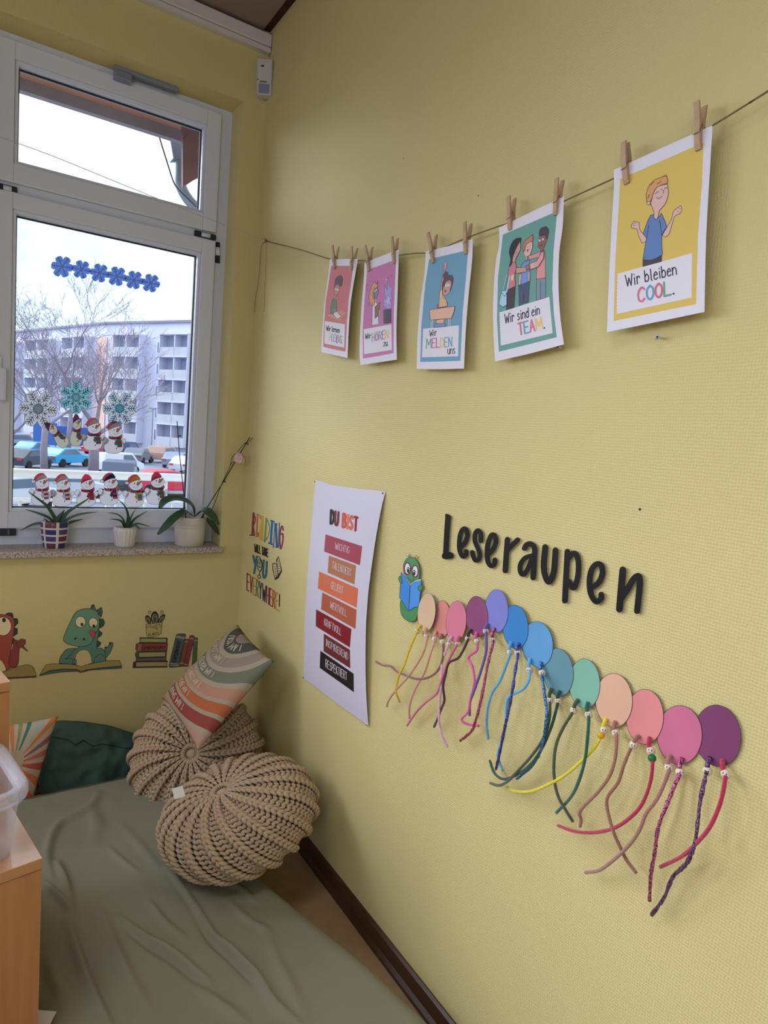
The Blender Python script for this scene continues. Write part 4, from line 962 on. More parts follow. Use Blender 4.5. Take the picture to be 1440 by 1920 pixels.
for (x, y, rx, ry, px_, py_) in ((905, 275, 58, 62, 922, 305), (1048, 285, 50, 56, 1055, 322)):
    a.E(x, y, rx, ry, ds('#A09873'), line=DK, lw=6); a.E(px_, py_, 16, 19, DK)
a.P([(1002, 380), (1030, 362), (1070, 385), (1074, 420), (1050, 462), (1015, 420)], ds('#7E3236'), 3, DK, 4)
a.E(850, 462, 17, 11, DK, -.5); a.E(944, 470, 12, 16, DK, .2)
a.P([(775, 665), (730, 690), (840, 690), (858, 720), (848, 752), (665, 742), (672, 690), (705, 630), (760, 580), (850, 572)], ds('#3C584A'), 2, DK, 5)
a.S([(815, 690), (832, 640), (836, 690)], 8, ds('#5E4A36'))
a.P([(818, 700), (858, 700), (856, 745), (820, 750)], ds('#3C584A'), 3, DK, 5)
dn = thing('dinosaur_sticker', 'green dinosaur wall sticker licking its lips over an open book', 'sticker', on(140, 1250, 1, 0), 'reading dinosaur stickers on the window wall')
a.build('dinosaur', dn); L = a.lay
a = Art(CDI, 1, -0.0006); a.lay = L
a.P([(440, 882), (560, 828), (700, 812), (860, 815), (915, 842), (965, 820), (1100, 800), (1366, 775), (1366, 797), (1000, 818), (962, 832), (905, 845), (870, 832), (700, 838), (560, 858)], ds('#2F4A44'), 0, DK, 5)
a.P([(445, 876), (480, 810), (525, 755), (600, 745), (800, 752), (870, 765), (918, 780), (960, 762), (1080, 735), (1200, 712), (1345, 710), (1366, 770), (1100, 795), (965, 815), (915, 832), (860, 808), (700, 805), (560, 822)], ds('#6A6038'), 0, DK, 5)
a.build('open_book', dn)
# red dinosaur at the picture edge
a = Art(CDI, 1, -0.0006)
for p in ([(60, 195), (95, 172), (140, 180), (150, 225)], [(155, 235), (195, 240), (205, 285), (165, 330)], [(160, 340), (195, 350), (195, 410), (145, 440)], [(140, 455), (162, 465), (158, 510), (120, 530)]): a.P(p, ds('#26221E'), 2, DK, 6)
a.P([(-160, 230), (-60, 195), (20, 192), (110, 205), (155, 250), (162, 330), (135, 520), (115, 640), (110, 800), (-40, 860), (-200, 860), (-190, 500)], ds('#6A3226'), 2, DK, 6)
a.P([(-180, 740), (-100, 690), (0, 700), (50, 760), (75, 830), (-60, 870)], ds('#948A62'), 3, DK, 5)
a.P([(150, 500), (175, 475), (200, 490), (230, 540), (215, 600), (205, 740), (170, 790), (120, 790), (95, 740), (110, 650), (145, 560)], ds('#5C2A28'), 3, DK, 5)
a.P([(195, 500), (235, 470), (285, 475), (285, 520), (245, 560), (200, 560), (182, 530)], ds('#5C2A28'), 3, DK, 5)
a.P([(240, 560), (265, 550), (315, 605), (300, 604)], ds('#4A3226'), 0, DK, 4)
a.E(35, 325, 92, 105, ds('#958C6A'), line=DK, lw=6); a.E(45, 255, 22, 26, DK)
rd = thing('dinosaur_sticker', 'red dinosaur wall sticker holding a pencil beside the wooden cabinet', 'sticker', on(20, 1270, 1, 0), 'reading dinosaur stickers on the window wall')
a.build('dinosaur', rd); L = a.lay
a = Art(CDI, 1, -0.0006); a.lay = L
a.P([(-250, 930), (-100, 925), (408, 900), (408, 880), (90, 895), (-240, 905)], ds('#4A2420'), 0, DK, 4)
a.P([(-250, 870), (-60, 880), (45, 840), (150, 795), (260, 765), (335, 762), (380, 800), (408, 885), (90, 902), (-240, 920)], ds('#665C36'), 2, DK, 5)
a.build('open_book', rd)
# pile of books with a potted plant, upright books
bk = thing('book_pile_sticker', 'wall sticker of five piled books under a drawn potted plant', 'sticker', on(282, 1250, 1, 0), 'book stickers on the window wall')
def bookpile(parts, name):
    a = Art(CBK, 1, -0.0006)
    for pts, col, sm in parts: a.P(pts, ds(col), sm, DK, 7)
    return put(a.build('book', None), bk), a
bookpile([([(175, 940), (215, 935), (712, 925), (718, 935), (700, 945), (705, 1010), (712, 1025), (160, 1036), (165, 985)], '#3A1C20', 0), ([(212, 945), (698, 938), (703, 1010), (212, 1018)], '#6E6440', 0)], 'b')
bookpile([([(212, 885), (690, 868), (692, 918), (212, 930)], '#453A40', 0)], 'b')
o, a = bookpile([([(205, 790), (250, 778), (700, 770), (690, 860), (220, 880), (198, 840)], '#2A3A2C', 0), ([(255, 792), (682, 782), (676, 856), (258, 866)], '#6C683E', 0)], 'b')
o, a = bookpile([([(215, 655), (240, 645), (712, 645), (716, 660), (705, 765), (225, 772), (205, 740)], '#5E2C26', 0)], 'b')
t_ = Art(CBK, 1, -0.0006); t_.lay = 8; text(t_, 'CHEMISRY', (308, 738), (684, 728), (0, -38), 10, ds('#2A1614')); t_.S([(262, 655), (252, 768)], 5, ds('#8A7A58')); t_.S([(285, 655), (275, 768)], 5, ds('#8A7A58')); put(t_.build('lettering', None), o)
bookpile([([(270, 555), (705, 560), (712, 570), (705, 640), (258, 640), (275, 615)], '#24402C', 0), ([(278, 568), (692, 572), (692, 632), (274, 628)], '#6C6A42', 0)], 'b')
a = Art(CBK, 1, -0.0006); a.lay = 20
for (cx, cy, rx, ry, rot) in ((405, 270, 44, 75, -.35), (620, 255, 38, 85, .55), (510, 240, 62, 105, 0)):
    a.E(cx, cy, rx, ry, DK, rot)
    for k in (.68, .36): a.E(cx, cy + 12, rx * k, ry * k, ds('#6E6A50'), rot); a.E(cx, cy + 14, rx * k * .78, ry * k * .85, DK, rot)
a.P([(368, 345), (625, 310), (605, 490), (560, 520), (480, 545), (400, 545), (380, 520)], ds('#7C7146'), 0, DK, 7)
for y in (375, 398): a.S([(375, y + 5), (430, y - 12), (490, y + 4), (550, y - 28), (615, y - 20)], 6, DK, 4)
text(a, 'PLANTS', (408, 528), (572, 502), (0, -38), 6, DK)
for (x, y) in ((425, 150), (622, 145)): a.E(x, y, 26, 28, DK); a.E(x, y, 20, 22, ds('#7C6E40'))
a.S([(605, 170), (585, 205)], 4, DK); a.E(538, 410, 18, 18, DK); a.E(538, 410, 11, 11, ds('#7C7146'))
put(a.build('potted_plant', None), bk)
ub = thing('upright_books_sticker', 'wall sticker of four upright books, left one reading EXPERIMENT', 'sticker', on(345, 1250, 1, 0), 'book stickers on the window wall')
def ubook(pts, col, bands, txt=None, lay=0):
    a = Art(CBK, 1, -0.0006); a.lay = lay; a.P(pts, ds(col), 0, DK, 7)
    for p in bands: a.S(p, 7, ds('#8E8866'))
    o = a.build('book', ub)
    if txt:
        t = Art(CBK, 1, -0.0006); t.lay = lay + 8; text(t, txt, (838, 938), (925, 605), (-48, -6), 13, DK, gap=.14); put(t.build('lettering', None), o)
ubook([(1125, 575), (1140, 555), (1185, 555), (1192, 570), (1172, 995), (1102, 995)], '#34482E', [[(1130, 605), (1186, 598)]])
ubook([(1065, 530), (1080, 518), (1130, 520), (1140, 540), (1035, 1015), (960, 1010)], '#5E2830', [[(1062, 568), (1128, 572)], [(968, 972), (1030, 990)]], None, 10)
ubook([(990, 575), (1050, 578), (1055, 600), (962, 1010), (890, 1018)], '#54361E', [[(988, 620), (1042, 622)], [(900, 958), (965, 962)]], None, 20)
ubook([(850, 510), (880, 495), (980, 492), (1002, 505), (885, 1018), (745, 1028), (732, 1005)], '#353A40', [[(848, 528), (985, 555)], [(845, 548), (980, 572)], [(752, 965), (892, 975)], [(745, 992), (888, 1000)]], 'EXPERIMENT', 30)

# ---- motion detector in the upper corner
md = thing('motion_detector', 'white motion detector mounted high in the room corner', 'motion detector', (-0.03, -0.03, 2.7))
c0 = on(497, 147, 1, -0.035); dirn = Vector((-0.55, -0.83, -0.12)).normalized(); sd = Vector((0.83, -0.55, 0)).normalized(); upv = sd.cross(dirn).normalized()
if upv.z < 0: upv = -upv
h = (on(497, 112, 1, -0.05) - on(497, 183, 1, -0.05)).length / 2; w_ = h * 0.50
def dbox(x0, x1, z0, z1, d0, d1, taper=0):
    P = []
    for d in (d0, d1):
        k = taper if d == d1 else 0
        for (x, z) in ((x0 + k, z0 + k), (x1 - k, z0 + k), (x1 - k, z1 - k), (x0 + k, z1 - k)): P.append(c0 + sd * x + upv * z + dirn * d)
    return P
m_det = mat('detector_white', '#C9C6C4', 0.45)
b = MB(); b.hexa(dbox(-w_, w_, -h, h, -0.022, 0.016, 0.005)); b.build('housing', m_det, md, bevel=0.004)
b = MB(); b.hexa(dbox(-w_ * .62, w_ * .62, -h * .86, -h * .36, 0.012, 0.018)); b.build('lens', mat('grey_lens', '#8794A2', 0.25, 0.5), md, bevel=0.003)
b = MB(); b.hexa(dbox(-w_ * .4, -w_ * .05, h * .5, h * .58, 0.0158, 0.0166)); b.build('print', m_grey_dark, md)
b = MB(); b.hexa(dbox(-w_ * .5, w_ * .3, -h * .3, -h * .22, 0.0158, 0.0166)); b.build('print', mat('grey_print', '#6E6C6A', 0.6), md)
b = MB(); b.hexa(dbox(-w_ * .8, -w_ * .68, -h * .2, -h * .14, 0.0158, 0.0166)); b.build('indicator_light', m_grey_dark, md)

# ================================================================== stickers on the window pane
YST = YGL - 0.0012
def wsn(h): return seen(h, 'win', 'sticker_paper', trans=0.45)
WL = wsn('#5A5660')
def lobes(cx, cy, R, a0, tip=15, sh=23, notch=.52, sq=1.0):
    P = []
    for i in range(6):
        g = a0 + i * 60
        for da, r in ((-30, notch), (-sh, .80), (-tip, .97), (0, 1.0), (tip, .97), (sh, .80)):
            t = math.radians(g + da); P.append((cx + R * r * math.cos(t), cy + R * r * math.sin(t) * sq))
    return P
for (cx, cy, R, a0, lab) in ((218, 240, 126, 8, 'leftmost and largest of the six small blue snowflakes'), (435, 272, 108, 12, 'second small blue snowflake from the left'), (640, 312, 110, 12, 'third small blue snowflake from the left'),
                        (835, 348, 114, 12, 'third small blue snowflake from the right'), (1028, 390, 108, 10, 'second small blue snowflake from the right'), (1215, 425, 108, 12, 'rightmost of the six small blue snowflakes')):
    a = Art(CSF, 1, YST); a.P(lobes(cx, cy, R, a0, 17, 26, .66), wsn('#5F80C4'), 0)
    for i in range(6):
        t = math.radians(a0 + 60 * i); u = (math.cos(t), math.sin(t)); n = (-u[1], u[0])
        a.S([(cx + u[0] * R * .15, cy + u[1] * R * .15), (cx + u[0] * R * .9, cy + u[1] * R * .9)], 6, wsn('#4060AA'))
        for k in (.4, .6, .78):
            a.S([(cx + u[0] * R * (k + .12) + n[0] * R * .16, cy + u[1] * R * (k + .12) + n[1] * R * .16), (cx + u[0] * R * k, cy + u[1] * R * k), (cx + u[0] * R * (k + .12) - n[0] * R * .16, cy + u[1] * R * (k + .12) - n[1] * R * .16)], 6, wsn('#86A2DA'))
    a.E(cx, cy, 16, 16, wsn('#A09AB0'))
    tag(a.build('snowflake_sticker'), lab + ' on the pane', 'sticker', 'small blue snowflake stickers')
for (cx, cy, R, a0, base, ink, cen, lab) in ((240, 385, 208, 5, '#B4B6BC', '#6C7688', '#94A6B4', 'large grey and white snowflake sticker, left of the pane'), (648, 260, 178, -30, '#7FAEB8', '#3E7888', '#9CC4CC', 'large teal snowflake sticker above the middle snowmen'),
                                        (1120, 380, 184, 0, '#B2B8BC', '#3A7EA8', '#6CB0C4', 'large snowflake sticker with bright blue arms, right of the pane')):
    a = Art(CSU, 1, YST); a.P(lobes(cx, cy, R, a0, 15, 24, .62), wsn(base), 0, WL, 3); a.E(cx, cy, R * .28, R * .28, wsn(cen))
    I = wsn(ink)
    for i in range(6):
        t = math.radians(a0 + 60 * i); u = (math.cos(t), math.sin(t)); n = (-u[1], u[0])
        f = lambda k, s: (cx + u[0] * R * k + n[0] * R * s, cy + u[1] * R * k + n[1] * R * s)
        a.S([f(.5, 0), f(.92, 0)], 9, I)
        for k in (.5, .64, .78): a.S([f(k + .14, .17), f(k, 0), f(k + .14, -.17)], 9, I)
        a.S([f(.16, 0), f(.36, .1), f(.46, 0), f(.36, -.1), f(.16, 0)], 5, I)
        t2 = t + math.pi / 6; u2 = (math.cos(t2), math.sin(t2)); n2 = (-u2[1], u2[0])
        g = lambda k, s: (cx + u2[0] * R * k + n2[0] * R * s, cy + u2[1] * R * k + n2[1] * R * s)
        a.S([g(.2, 0), g(.52, 0)], 8, I); a.S([g(.52, .1), g(.36, 0), g(.52, -.1)], 8, I)
    tag(a.build('snowflake_sticker'), lab, 'sticker', 'large snowflake stickers')
# snowmen
def snowman(crop, cx, cy, label, hat, brim, scarf, sx=1.0, rot=0.0, k=1.0, knit=False, arms=True, pom=True, body='#B9B8BC'):
    c, s = math.cos(rot), math.sin(rot)
    def T(p):
        x = (p[0] - 690) * sx * k; y = (p[1] - 440) * k
        return (cx + x * c - y * s, cy + x * s + y * c)
    def TP(l): return [T(p) for p in l]
    B = wsn(body); t = thing('snowman_sticker', label, 'sticker', on(*px(crop, T((690, 715))), 1, YST), 'snowman stickers on the pane')
    lw = 5 * k
    a = Art(crop, 1, YST)
    if arms:
        a.P(TP([(600, 500), (560, 445), (520, 435), (490, 470), (500, 520), (560, 560)]), B if not (arms == 'dark') else wsn('#8E8880'), 3, WL, lw)
        a.P(TP([(790, 560), (850, 550), (890, 510), (885, 470), (850, 460), (815, 500), (790, 500)]), B, 3, WL, lw)
    a.P(TP([(590, 455), (530, 560), (525, 640), (570, 700), (650, 715), (760, 710), (830, 660), (848, 580), (820, 490), (790, 430)]), B, 3, WL, lw)
    a.E(*T((712, 345)), 116 * sx * k, 92 * k, B, rot, line=WL, lw=lw)
    a.build('body', t); L = a.lay
    a = Art(crop, 1, YST); a.lay = L
    if knit: a.P(TP([(600, 330), (612, 240), (660, 175), (720, 180), (770, 230), (775, 260), (690, 280)]), wsn(hat), 2, WL, lw)
    else:
        a.P(TP([(560, 290), (600, 215), (670, 170), (735, 172), (790, 240), (690, 275), (610, 300)]), wsn(hat), 2, WL, lw)
        a.P(TP([(598, 320), (600, 290), (640, 235), (700, 195), (745, 190), (772, 215), (788, 262), (740, 262), (680, 275)]), wsn(brim), 2, WL, lw)
        if pom: a.E(*T((562, 308)), 32 * sx * k, 26 * k, B, rot, line=WL, lw=lw)
    o = a.build('hat', t)
    a = Art(crop, 1, YST); a.lay = L + 30
    band = [(598, 415), (650, 435), (720, 440), (775, 425), (822, 395), (826, 440), (790, 470), (720, 478), (650, 475), (605, 460)]
    n = len(scarf)
    a.P(TP(band), wsn(scarf[0]), 2, WL, lw)
    for i in range(5):
        x = 612 + i * 42; a.P(TP([(x, 422 + i * 4), (x + 20, 428 + i * 3), (x + 22, 474), (x + 2, 466)]), wsn(scarf[(i + 1) % n]), 0)
    for i in range(5):
        y = 440 + i * 34; a.P(TP([(733 + i * 2, y), (795 + i * 7, y - 8), (800 + i * 6, y + 28), (735 + i * 2, y + 34)]), wsn(scarf[i % n]), 0, WL, 2)
    a.P(TP([(735, 480), (690, 545), (720, 575), (750, 545)]), wsn(scarf[1 % n]), 0, WL, 3)
    a.build('scarf', t)
    a = Art(crop, 1, YST); a.lay = L + 30
    a.P(TP([(722, 335), (735, 310), (815, 270), (760, 345), (738, 356)]), wsn('#C8764A'), 0, WL, lw)
    a.build('carrot_nose', t)
    a = Art(crop, 1, YST); a.lay = L + 30
    for p in ((688, 318), (745, 296)): a.E(*T(p), 9 * k, 12 * k, wsn('#3A3840'))
    a.S(TP([(668, 380), (700, 392), (735, 385), (762, 365)]), 4 * k, wsn('#3A3840'), 4)
    for p in ((712, 495), (722, 572), (728, 628)): a.E(*T(p), 9 * k, 12 * k, wsn('#2E2C34'))
    a.build('face_and_buttons', t)
RS = ['#A63448', '#C4C0C4']; GS = ['#9A3850', '#3E8070']; NS = ['#B84858', '#2C3460']; MS = ['#9A3050', '#C8A040', '#4A8A60', '#3C78A8', '#C07A3A']
snowman(CS1, 330, 425, 'leftmost snowman of the bottom row, red and white striped scarf', '#A83448', '#C2C0C2', RS)
snowman(CS1, 690, 440, 'second snowman of the bottom row, red and white striped scarf', '#A83448', '#C2C0C2', RS, arms='dark')
snowman(CS1, 1100, 440, 'snowman with plain red cap and plain red scarf', '#B02E44', '#B02E44', ['#A82C42', '#9A2A3C'], knit=True)
snowman(CS2, 230, 420, 'snowman with dark blue hat brim and blue red scarf', '#9A3444', '#28315E', NS)
snowman(CS2, 650, 450, 'snowman with yellow hat brim and rainbow scarf', '#A83448', '#D2AA34', MS)
snowman(CS2, 1020, 405, 'rightmost snowman of the bottom row, dark red pointed cap', '#9A2C38', '#9A2C38', GS, knit=True)
kk = 0.64
snowman(CSU, 832, 655, 'upper snowman with red hat, just left of the rightmost one', '#A64054', '#BEBCBE', GS, 1.0, 0, kk, arms='dark')
snowman(CSU, 1060, 690, 'rightmost snowman of the upper row under the blue-armed snowflake', '#8E3848', '#BEBCBE', GS, 1.0, 0, kk, arms='dark')
snowman(CSU, 650, 610, 'narrow folded snowman with purple hat standing upright', '#5E2450', '#5E2450', GS, 0.62, 0, kk, knit=True, arms=False, body='#A8A898')
snowman(CSU, 430, 655, 'narrow folded snowman with purple hat leaning over to the left', '#5E2450', '#5E2450', GS, 0.62, -0.75, kk, knit=True, arms=False, body='#A8A898')
# ================================================================== mattress, cushions, poufs
from mathutils import noise as mnoise
def lerp_tab(tab, y):
    if y >= tab[0][0]: return tab[0][1]
    for (a, xa), (b_, xb) in zip(tab[:-1], tab[1:]):
        if b_ <= y <= a: return xa + (xb - xa) * (a - y) / (a - b_)
    return tab[-1][1]
ZM = 0.150; YM0, YM1 = -0.255, -2.55
RIGHT_T = [(-0.255, -0.50), (-0.30, -0.455), (-0.36, -0.415), (-0.45, -0.392), (-0.60, -0.352), (-0.85, -0.290), (-1.085, -0.235), (-1.418, -0.140), (-1.63, -0.097), (-1.9, -0.078), (-2.2, -0.066), (-2.6, -0.056)]
def xr(y): return lerp_tab(RIGHT_T, y)
def xl(y): return -0.862 - 0.194 * (y + 1.347)
CM = (0, 1360, 620 / 1440)
CREASE = [  # polyline in the picture, height, width
 ([(430, 290), (400, 345), (330, 390), (260, 430), (215, 510), (205, 600), (235, 690)], .009, .016), ([(190, 690), (260, 760), (320, 822)], .012, .012), ([(250, 600), (285, 690), (312, 800)], .010, .014),
 ([(520, 840), (640, 930), (760, 1000), (900, 1110)], .009, .014), ([(540, 870), (650, 960), (770, 1035), (880, 1130)], -.007, .012), ([(730, 620), (830, 770), (930, 920), (1015, 990), (1120, 1100), (1190, 1210), (1300, 1300)], .010, .015),
 ([(745, 660), (840, 800), (920, 935), (1000, 1010), (1100, 1120)], -.008, .012), ([(300, 850), (345, 1000), (400, 1130), (480, 1300)], .011, .018), ([(330, 870), (390, 1050), (450, 1180), (510, 1300)], -.008, .016),
 ([(440, 820), (500, 970), (560, 1100), (640, 1230)], .008, .020), ([(1150, 870), (1200, 1010), (1260, 1130), (1320, 1260)], .005, .018), ([(650, 770), (720, 860), (800, 920)], .005, .012), ([(480, 540), (540, 600), (600, 640)], .004, .012),
 ([(380, 330), (420, 420), (400, 520)], .004, .03), ([(200, 1010), (240, 1120), (300, 1250)], .006, .02), ([(860, 1150), (960, 1220), (1060, 1290)], .006, .016), ([(1000, 760), (1080, 840), (1180, 900)], .004, .014), ([(520, 420), (640, 560), (700, 640)], .003, .02), ([(960, 680), (1040, 700), (1110, 760)], .004, .012)]
CR = []
for pts, h, w_ in CREASE:
    q = catmull([on(CM[0] + a * CM[2], CM[1] + b_ * CM[2], 2, ZM) for a, b_ in pts], 4)
    CR.append(([(p.x, p.y) for p in q], h * 1.7, w_ * .85))
def wrinkle(x, y):
    z = 0.0
    for q, h, w_ in CR:
        best = 9.0; bt = 0
        for i in range(len(q) - 1):
            ax, ay = q[i]; bx, by = q[i + 1]; dx, dy = bx - ax, by - ay
            t = max(0, min(1, ((x - ax) * dx + (y - ay) * dy) / (dx * dx + dy * dy + 1e-12)))
            d = math.hypot(x - ax - t * dx, y - ay - t * dy)
            if d < best: best = d; bt = (i + t) / (len(q) - 1)
        if best < w_ * 2.5: z += h * math.exp(-(best / w_) ** 2 * 1.3) * (0.35 + 0.65 * math.sin(math.pi * min(1, max(0.04, bt)))) 
    z += 0.006 * mnoise.noise((x * 4, y * 3, 0.3)) + 0.0025 * mnoise.noise((x * 11 + y * 6, y * 9, 2.0)) + 0.0010 * mnoise.noise((x * 30, y * 22, 5.0))
    return z
def build_mattress():
    NX, NY = 130, 190; RD = 0.05
    def dense(n):
        v = [i / n for i in range(n + 1)]
        return [0.0, .002, .006, .012, .02] + v[3:-3] + [.98, .988, .994, .998, 1.0]
    S = dense(NX); T = dense(NY); mb = MB(); cols = len(S) + 2; rows = len(T) + 2
    for j in range(rows):
        t = T[max(0, min(len(T) - 1, j - 1))]; y = YM0 + (YM1 - YM0) * t
        for i in range(cols):
            s = S[max(0, min(len(S) - 1, i - 1))]; a, c = xl(y), xr(y); x = a + (c - a) * s
            skirt = i in (0, cols - 1) or j in (0, rows - 1)
            d = min((c - x) * 0.96, (x - a), (YM0 - y), (y - YM1))
            drop = RD * (1 - math.sqrt(max(0, 1 - (1 - min(d, RD) / RD) ** 2)))
            z = 0.0 if skirt else ZM - drop + (wrinkle(x, y) * min(1, d / 0.03) if d > 0.001 else 0)
            if skirt: x += 0.012 * (1 if i == 0 else -1 if i == cols - 1 else 0); y += 0.012 * (-1 if j == 0 else 1 if j == rows - 1 else 0)
            mb.v.append((x, y, max(0.001, z)))
    for j in range(rows - 1):
        for i in range(cols - 1):
            mb.face([j * cols + i, (j + 1) * cols + i, (j + 1) * cols + i + 1, j * cols + i + 1])
    t = thing('floor_mattress', 'floor mattress under a crumpled olive grey sheet', 'mattress', (-0.55, -1.4, 0))
    m = mat('olive_sheet', '#84826E', 0.9, 0.1, vary=0.10, vscale=5, bump=0.25, bscale=900)
    mb.build('sheet', m, t, True)
    b_ = MB(); P = [(xl(YM0 - .04) + .04, YM0 - .04, .02), (xr(YM0 - .06) - .04, YM0 - .06, .02), (-.30, -.9, .02), (-.17, -1.5, .02), (-.12, -2.45, .02), (xl(-2.45) + .04, -2.45, .02)]
    b_.prism(P, (0, 0, .07)); b_.build('mattress_core', mat('grey_ticking', '#8E8A84', .9), t)
build_mattress()

# ---- cushions
def attr_mat(key, rough=0.85):
    m = bpy.data.materials.new(key); m.use_nodes = True; t = m.node_tree; n = t.nodes; b = n['Principled BSDF']; b.inputs['Roughness'].default_value = rough; b.inputs['Specular IOR Level'].default_value = .15
    at = n.new('ShaderNodeAttribute'); at.attribute_name = 'print_coord'; sp = n.new('ShaderNodeSeparateXYZ'); t.links.new(at.outputs['Vector'], sp.inputs[0])
    tc = n.new('ShaderNodeTexCoord'); nb = n.new('ShaderNodeTexNoise'); nb.inputs['Scale'].default_value = 500; t.links.new(tc.outputs['Object'], nb.inputs['Vector'])
    bp = n.new('ShaderNodeBump'); bp.inputs['Strength'].default_value = .2; bp.inputs['Distance'].default_value = .002; t.links.new(nb.outputs['Fac'], bp.inputs['Height']); t.links.new(bp.outputs[0], b.inputs['Normal'])
    return m, t, n, b, sp
def M_(t, n, op, a, b_=None, v=None):
    q = n.new('ShaderNodeMath'); q.operation = op
    if isinstance(a, (int, float)): q.inputs[0].default_value = a
    else: t.links.new(a, q.inputs[0])
    if b_ is not None:
        if isinstance(b_, (int, float)): q.inputs[1].default_value = b_
        else: t.links.new(b_, q.inputs[1])
    return q.outputs[0]
def ramp(t, n, fac, stops):
    r = n.new('ShaderNodeValToRGB'); r.color_ramp.interpolation = 'CONSTANT'; e = r.color_ramp.elements
    e[0].position = 0; e[0].color = stops[0][1]; e[1].position = stops[1][0]; e[1].color = stops[1][1]
    for p, c in stops[2:]: x = e.new(p); x.color = c
    t.links.new(fac, r.inputs[0]); return r.outputs[0]
def ck(h, k='corner'): return (*[min(.85, x / (K[k] if isinstance(k, str) else k)) for x in lin(h)], 1)

class Pillow:
    """soft cushion between four corners A(0,0) B(1,0) C(1,1) D(0,1); front bulges along the normal"""
    def __init__(s, A, B, C, D, front, back, pinch=.07, seed=1, crump=.004, dents=(), rnd=0.0):
        s.c = [Vector(p) for p in (A, B, C, D)]; s.f, s.b, s.p, s.seed, s.cr, s.dents, s.rnd = front, back, pinch, seed, crump, dents, rnd
        s.n = (s.c[1] - s.c[0]).cross(s.c[3] - s.c[0]).normalized()
        if s.n.dot(CAM - s.c[0]) < 0: s.n = -s.n
    def at(s, u, v, side=1, off=0.0):
        x, y = 2 * u - 1, 2 * v - 1
        x2 = x * (1 - s.p * (1 - y * y)); y2 = y * (1 - s.p * (1 - x * x)); x2, y2 = x2 * math.sqrt(1 - s.rnd * y * y), y2 * math.sqrt(1 - s.rnd * x * x)
        if s.rnd: x2 += .03 * mnoise.noise((y * 2.2, 3, s.seed)) * abs(x); y2 += .06 * mnoise.noise((x * 1.8, 7, s.seed)) * abs(y)
        a, b_ = (x2 + 1) / 2, (y2 + 1) / 2
        P = s.c[0] * ((1 - a) * (1 - b_)) + s.c[1] * (a * (1 - b_)) + s.c[2] * (a * b_) + s.c[3] * ((1 - a) * b_)
        e = max(0.0, (1 - x * x) * (1 - y * y)); h = (s.f if side > 0 else s.b) * e ** .42
        h += s.cr * e ** .3 * (mnoise.noise((u * 5 + s.seed, v * 5, 1)) + .6 * mnoise.noise((u * 11, v * 9 + s.seed, 4)))
        for (du, dv, r, d) in s.dents: h -= d * math.exp(-(((u - du) ** 2 + (v - dv) ** 2) / r ** 2)) * e ** .3
        return P + s.n * (side * h + off)
    def build(s, name, m, parent, n=44):
        v, f, uv = [], [], []; idx = {}
        for side in (1, -1):
            for j in range(n + 1):
                for i in range(n + 1):
                    bd = i in (0, n) or j in (0, n)
                    if side < 0 and bd: idx[(side, i, j)] = idx[(1, i, j)]; continue
                    idx[(side, i, j)] = len(v); v.append(tuple(s.at(i / n, j / n, side))); uv.append((i / n, j / n, 0.0 if side > 0 else 1.0))
            for j in range(n):
                for i in range(n):
                    q = [idx[(side, i, j)], idx[(side, i + 1, j)], idx[(side, i + 1, j + 1)], idx[(side, i, j + 1)]]
                    f.append(q if side > 0 else q[::-1])
        me = bpy.data.meshes.new(name); me.from_pydata(v, [], f); me.materials.append(m)
        at = me.attributes.new('print_coord', 'FLOAT_VECTOR', 'POINT'); at.data.foreach_set('vector', [c for p in uv for c in p])
        me.polygons.foreach_set('use_smooth', [True] * len(f)); me.update()
        return put(link(bpy.data.objects.new(name, me)), parent)
    def ribbon(s, mb, pts, w, off=.0012):
        pts = [Vector((a, b_, 0)) for a, b_ in pts]; q = []
        for a, b_ in zip(pts[:-1], pts[1:]):
            k = max(1, int((b_ - a).length / .03))
            q += [a.lerp(b_, i / k) for i in range(k)]
        q.append(pts[-1])
        for i, (a, b_) in enumerate(zip(q[:-1], q[1:])):
            t = b_ - a
            if t.length < 1e-9: continue
            t.normalize(); n_ = Vector((-t.y, t.x, 0)) * w / 2; a2, b2 = a - t * w * .3, b_ + t * w * .3
            o = off + 4e-6 * (len(mb.f) % 60)
            mb.poly([s.at(p.x, p.y, 1, o) for p in (a2 + n_, b2 + n_, b2 - n_, a2 - n_)])
# rainbow cushion: u along the top right edge (T to R), v away from it
T_, R_, L_, B_ = on(446, 1171, 1, -.27), on(514, 1240, 0, -.10), on(304, 1309, 1, -.24), on(371, 1408, 1, -.65)
pc = Pillow(T_, R_, B_, L_, .055, .035, .05, 3, .004, ((.55, .62, .05, .006), (.8, .75, .12, .006), (.25, .2, .1, .005)))
m, t, n, b, sp = attr_mat('rainbow_print')
du_ = M_(t, n, 'MULTIPLY', M_(t, n, 'SUBTRACT', sp.outputs[0], .40), .80); rr = M_(t, n, 'SQRT', M_(t, n, 'ADD', M_(t, n, 'MULTIPLY', du_, du_), M_(t, n, 'MULTIPLY', sp.outputs[1], sp.outputs[1])))
rr = M_(t, n, 'MULTIPLY', rr, .8)
BW = '#8C806C'
stops = [(0, '#7A6E62'), (.10, '#44443C'), (.235, BW), (.29, '#7A6E62'), (.40, BW), (.445, '#5E6250'), (.555, BW), (.60, '#98705A'), (.69, BW), (.725, '#965432'), (.815, BW), (.845, '#7A3A30'), (.945, BW), (.985, '#967664'), (1.075, '#9A8E7C')]
t.links.new(ramp(t, n, rr, [(p * .8, ck(c, 'rainbow')) for p, c in stops]), b.inputs['Base Color'])
rc = thing('rainbow_cushion', 'rainbow print cushion with words leaning in the corner above the poufs', 'cushion', B_)
pc.build('cover', m, rc)
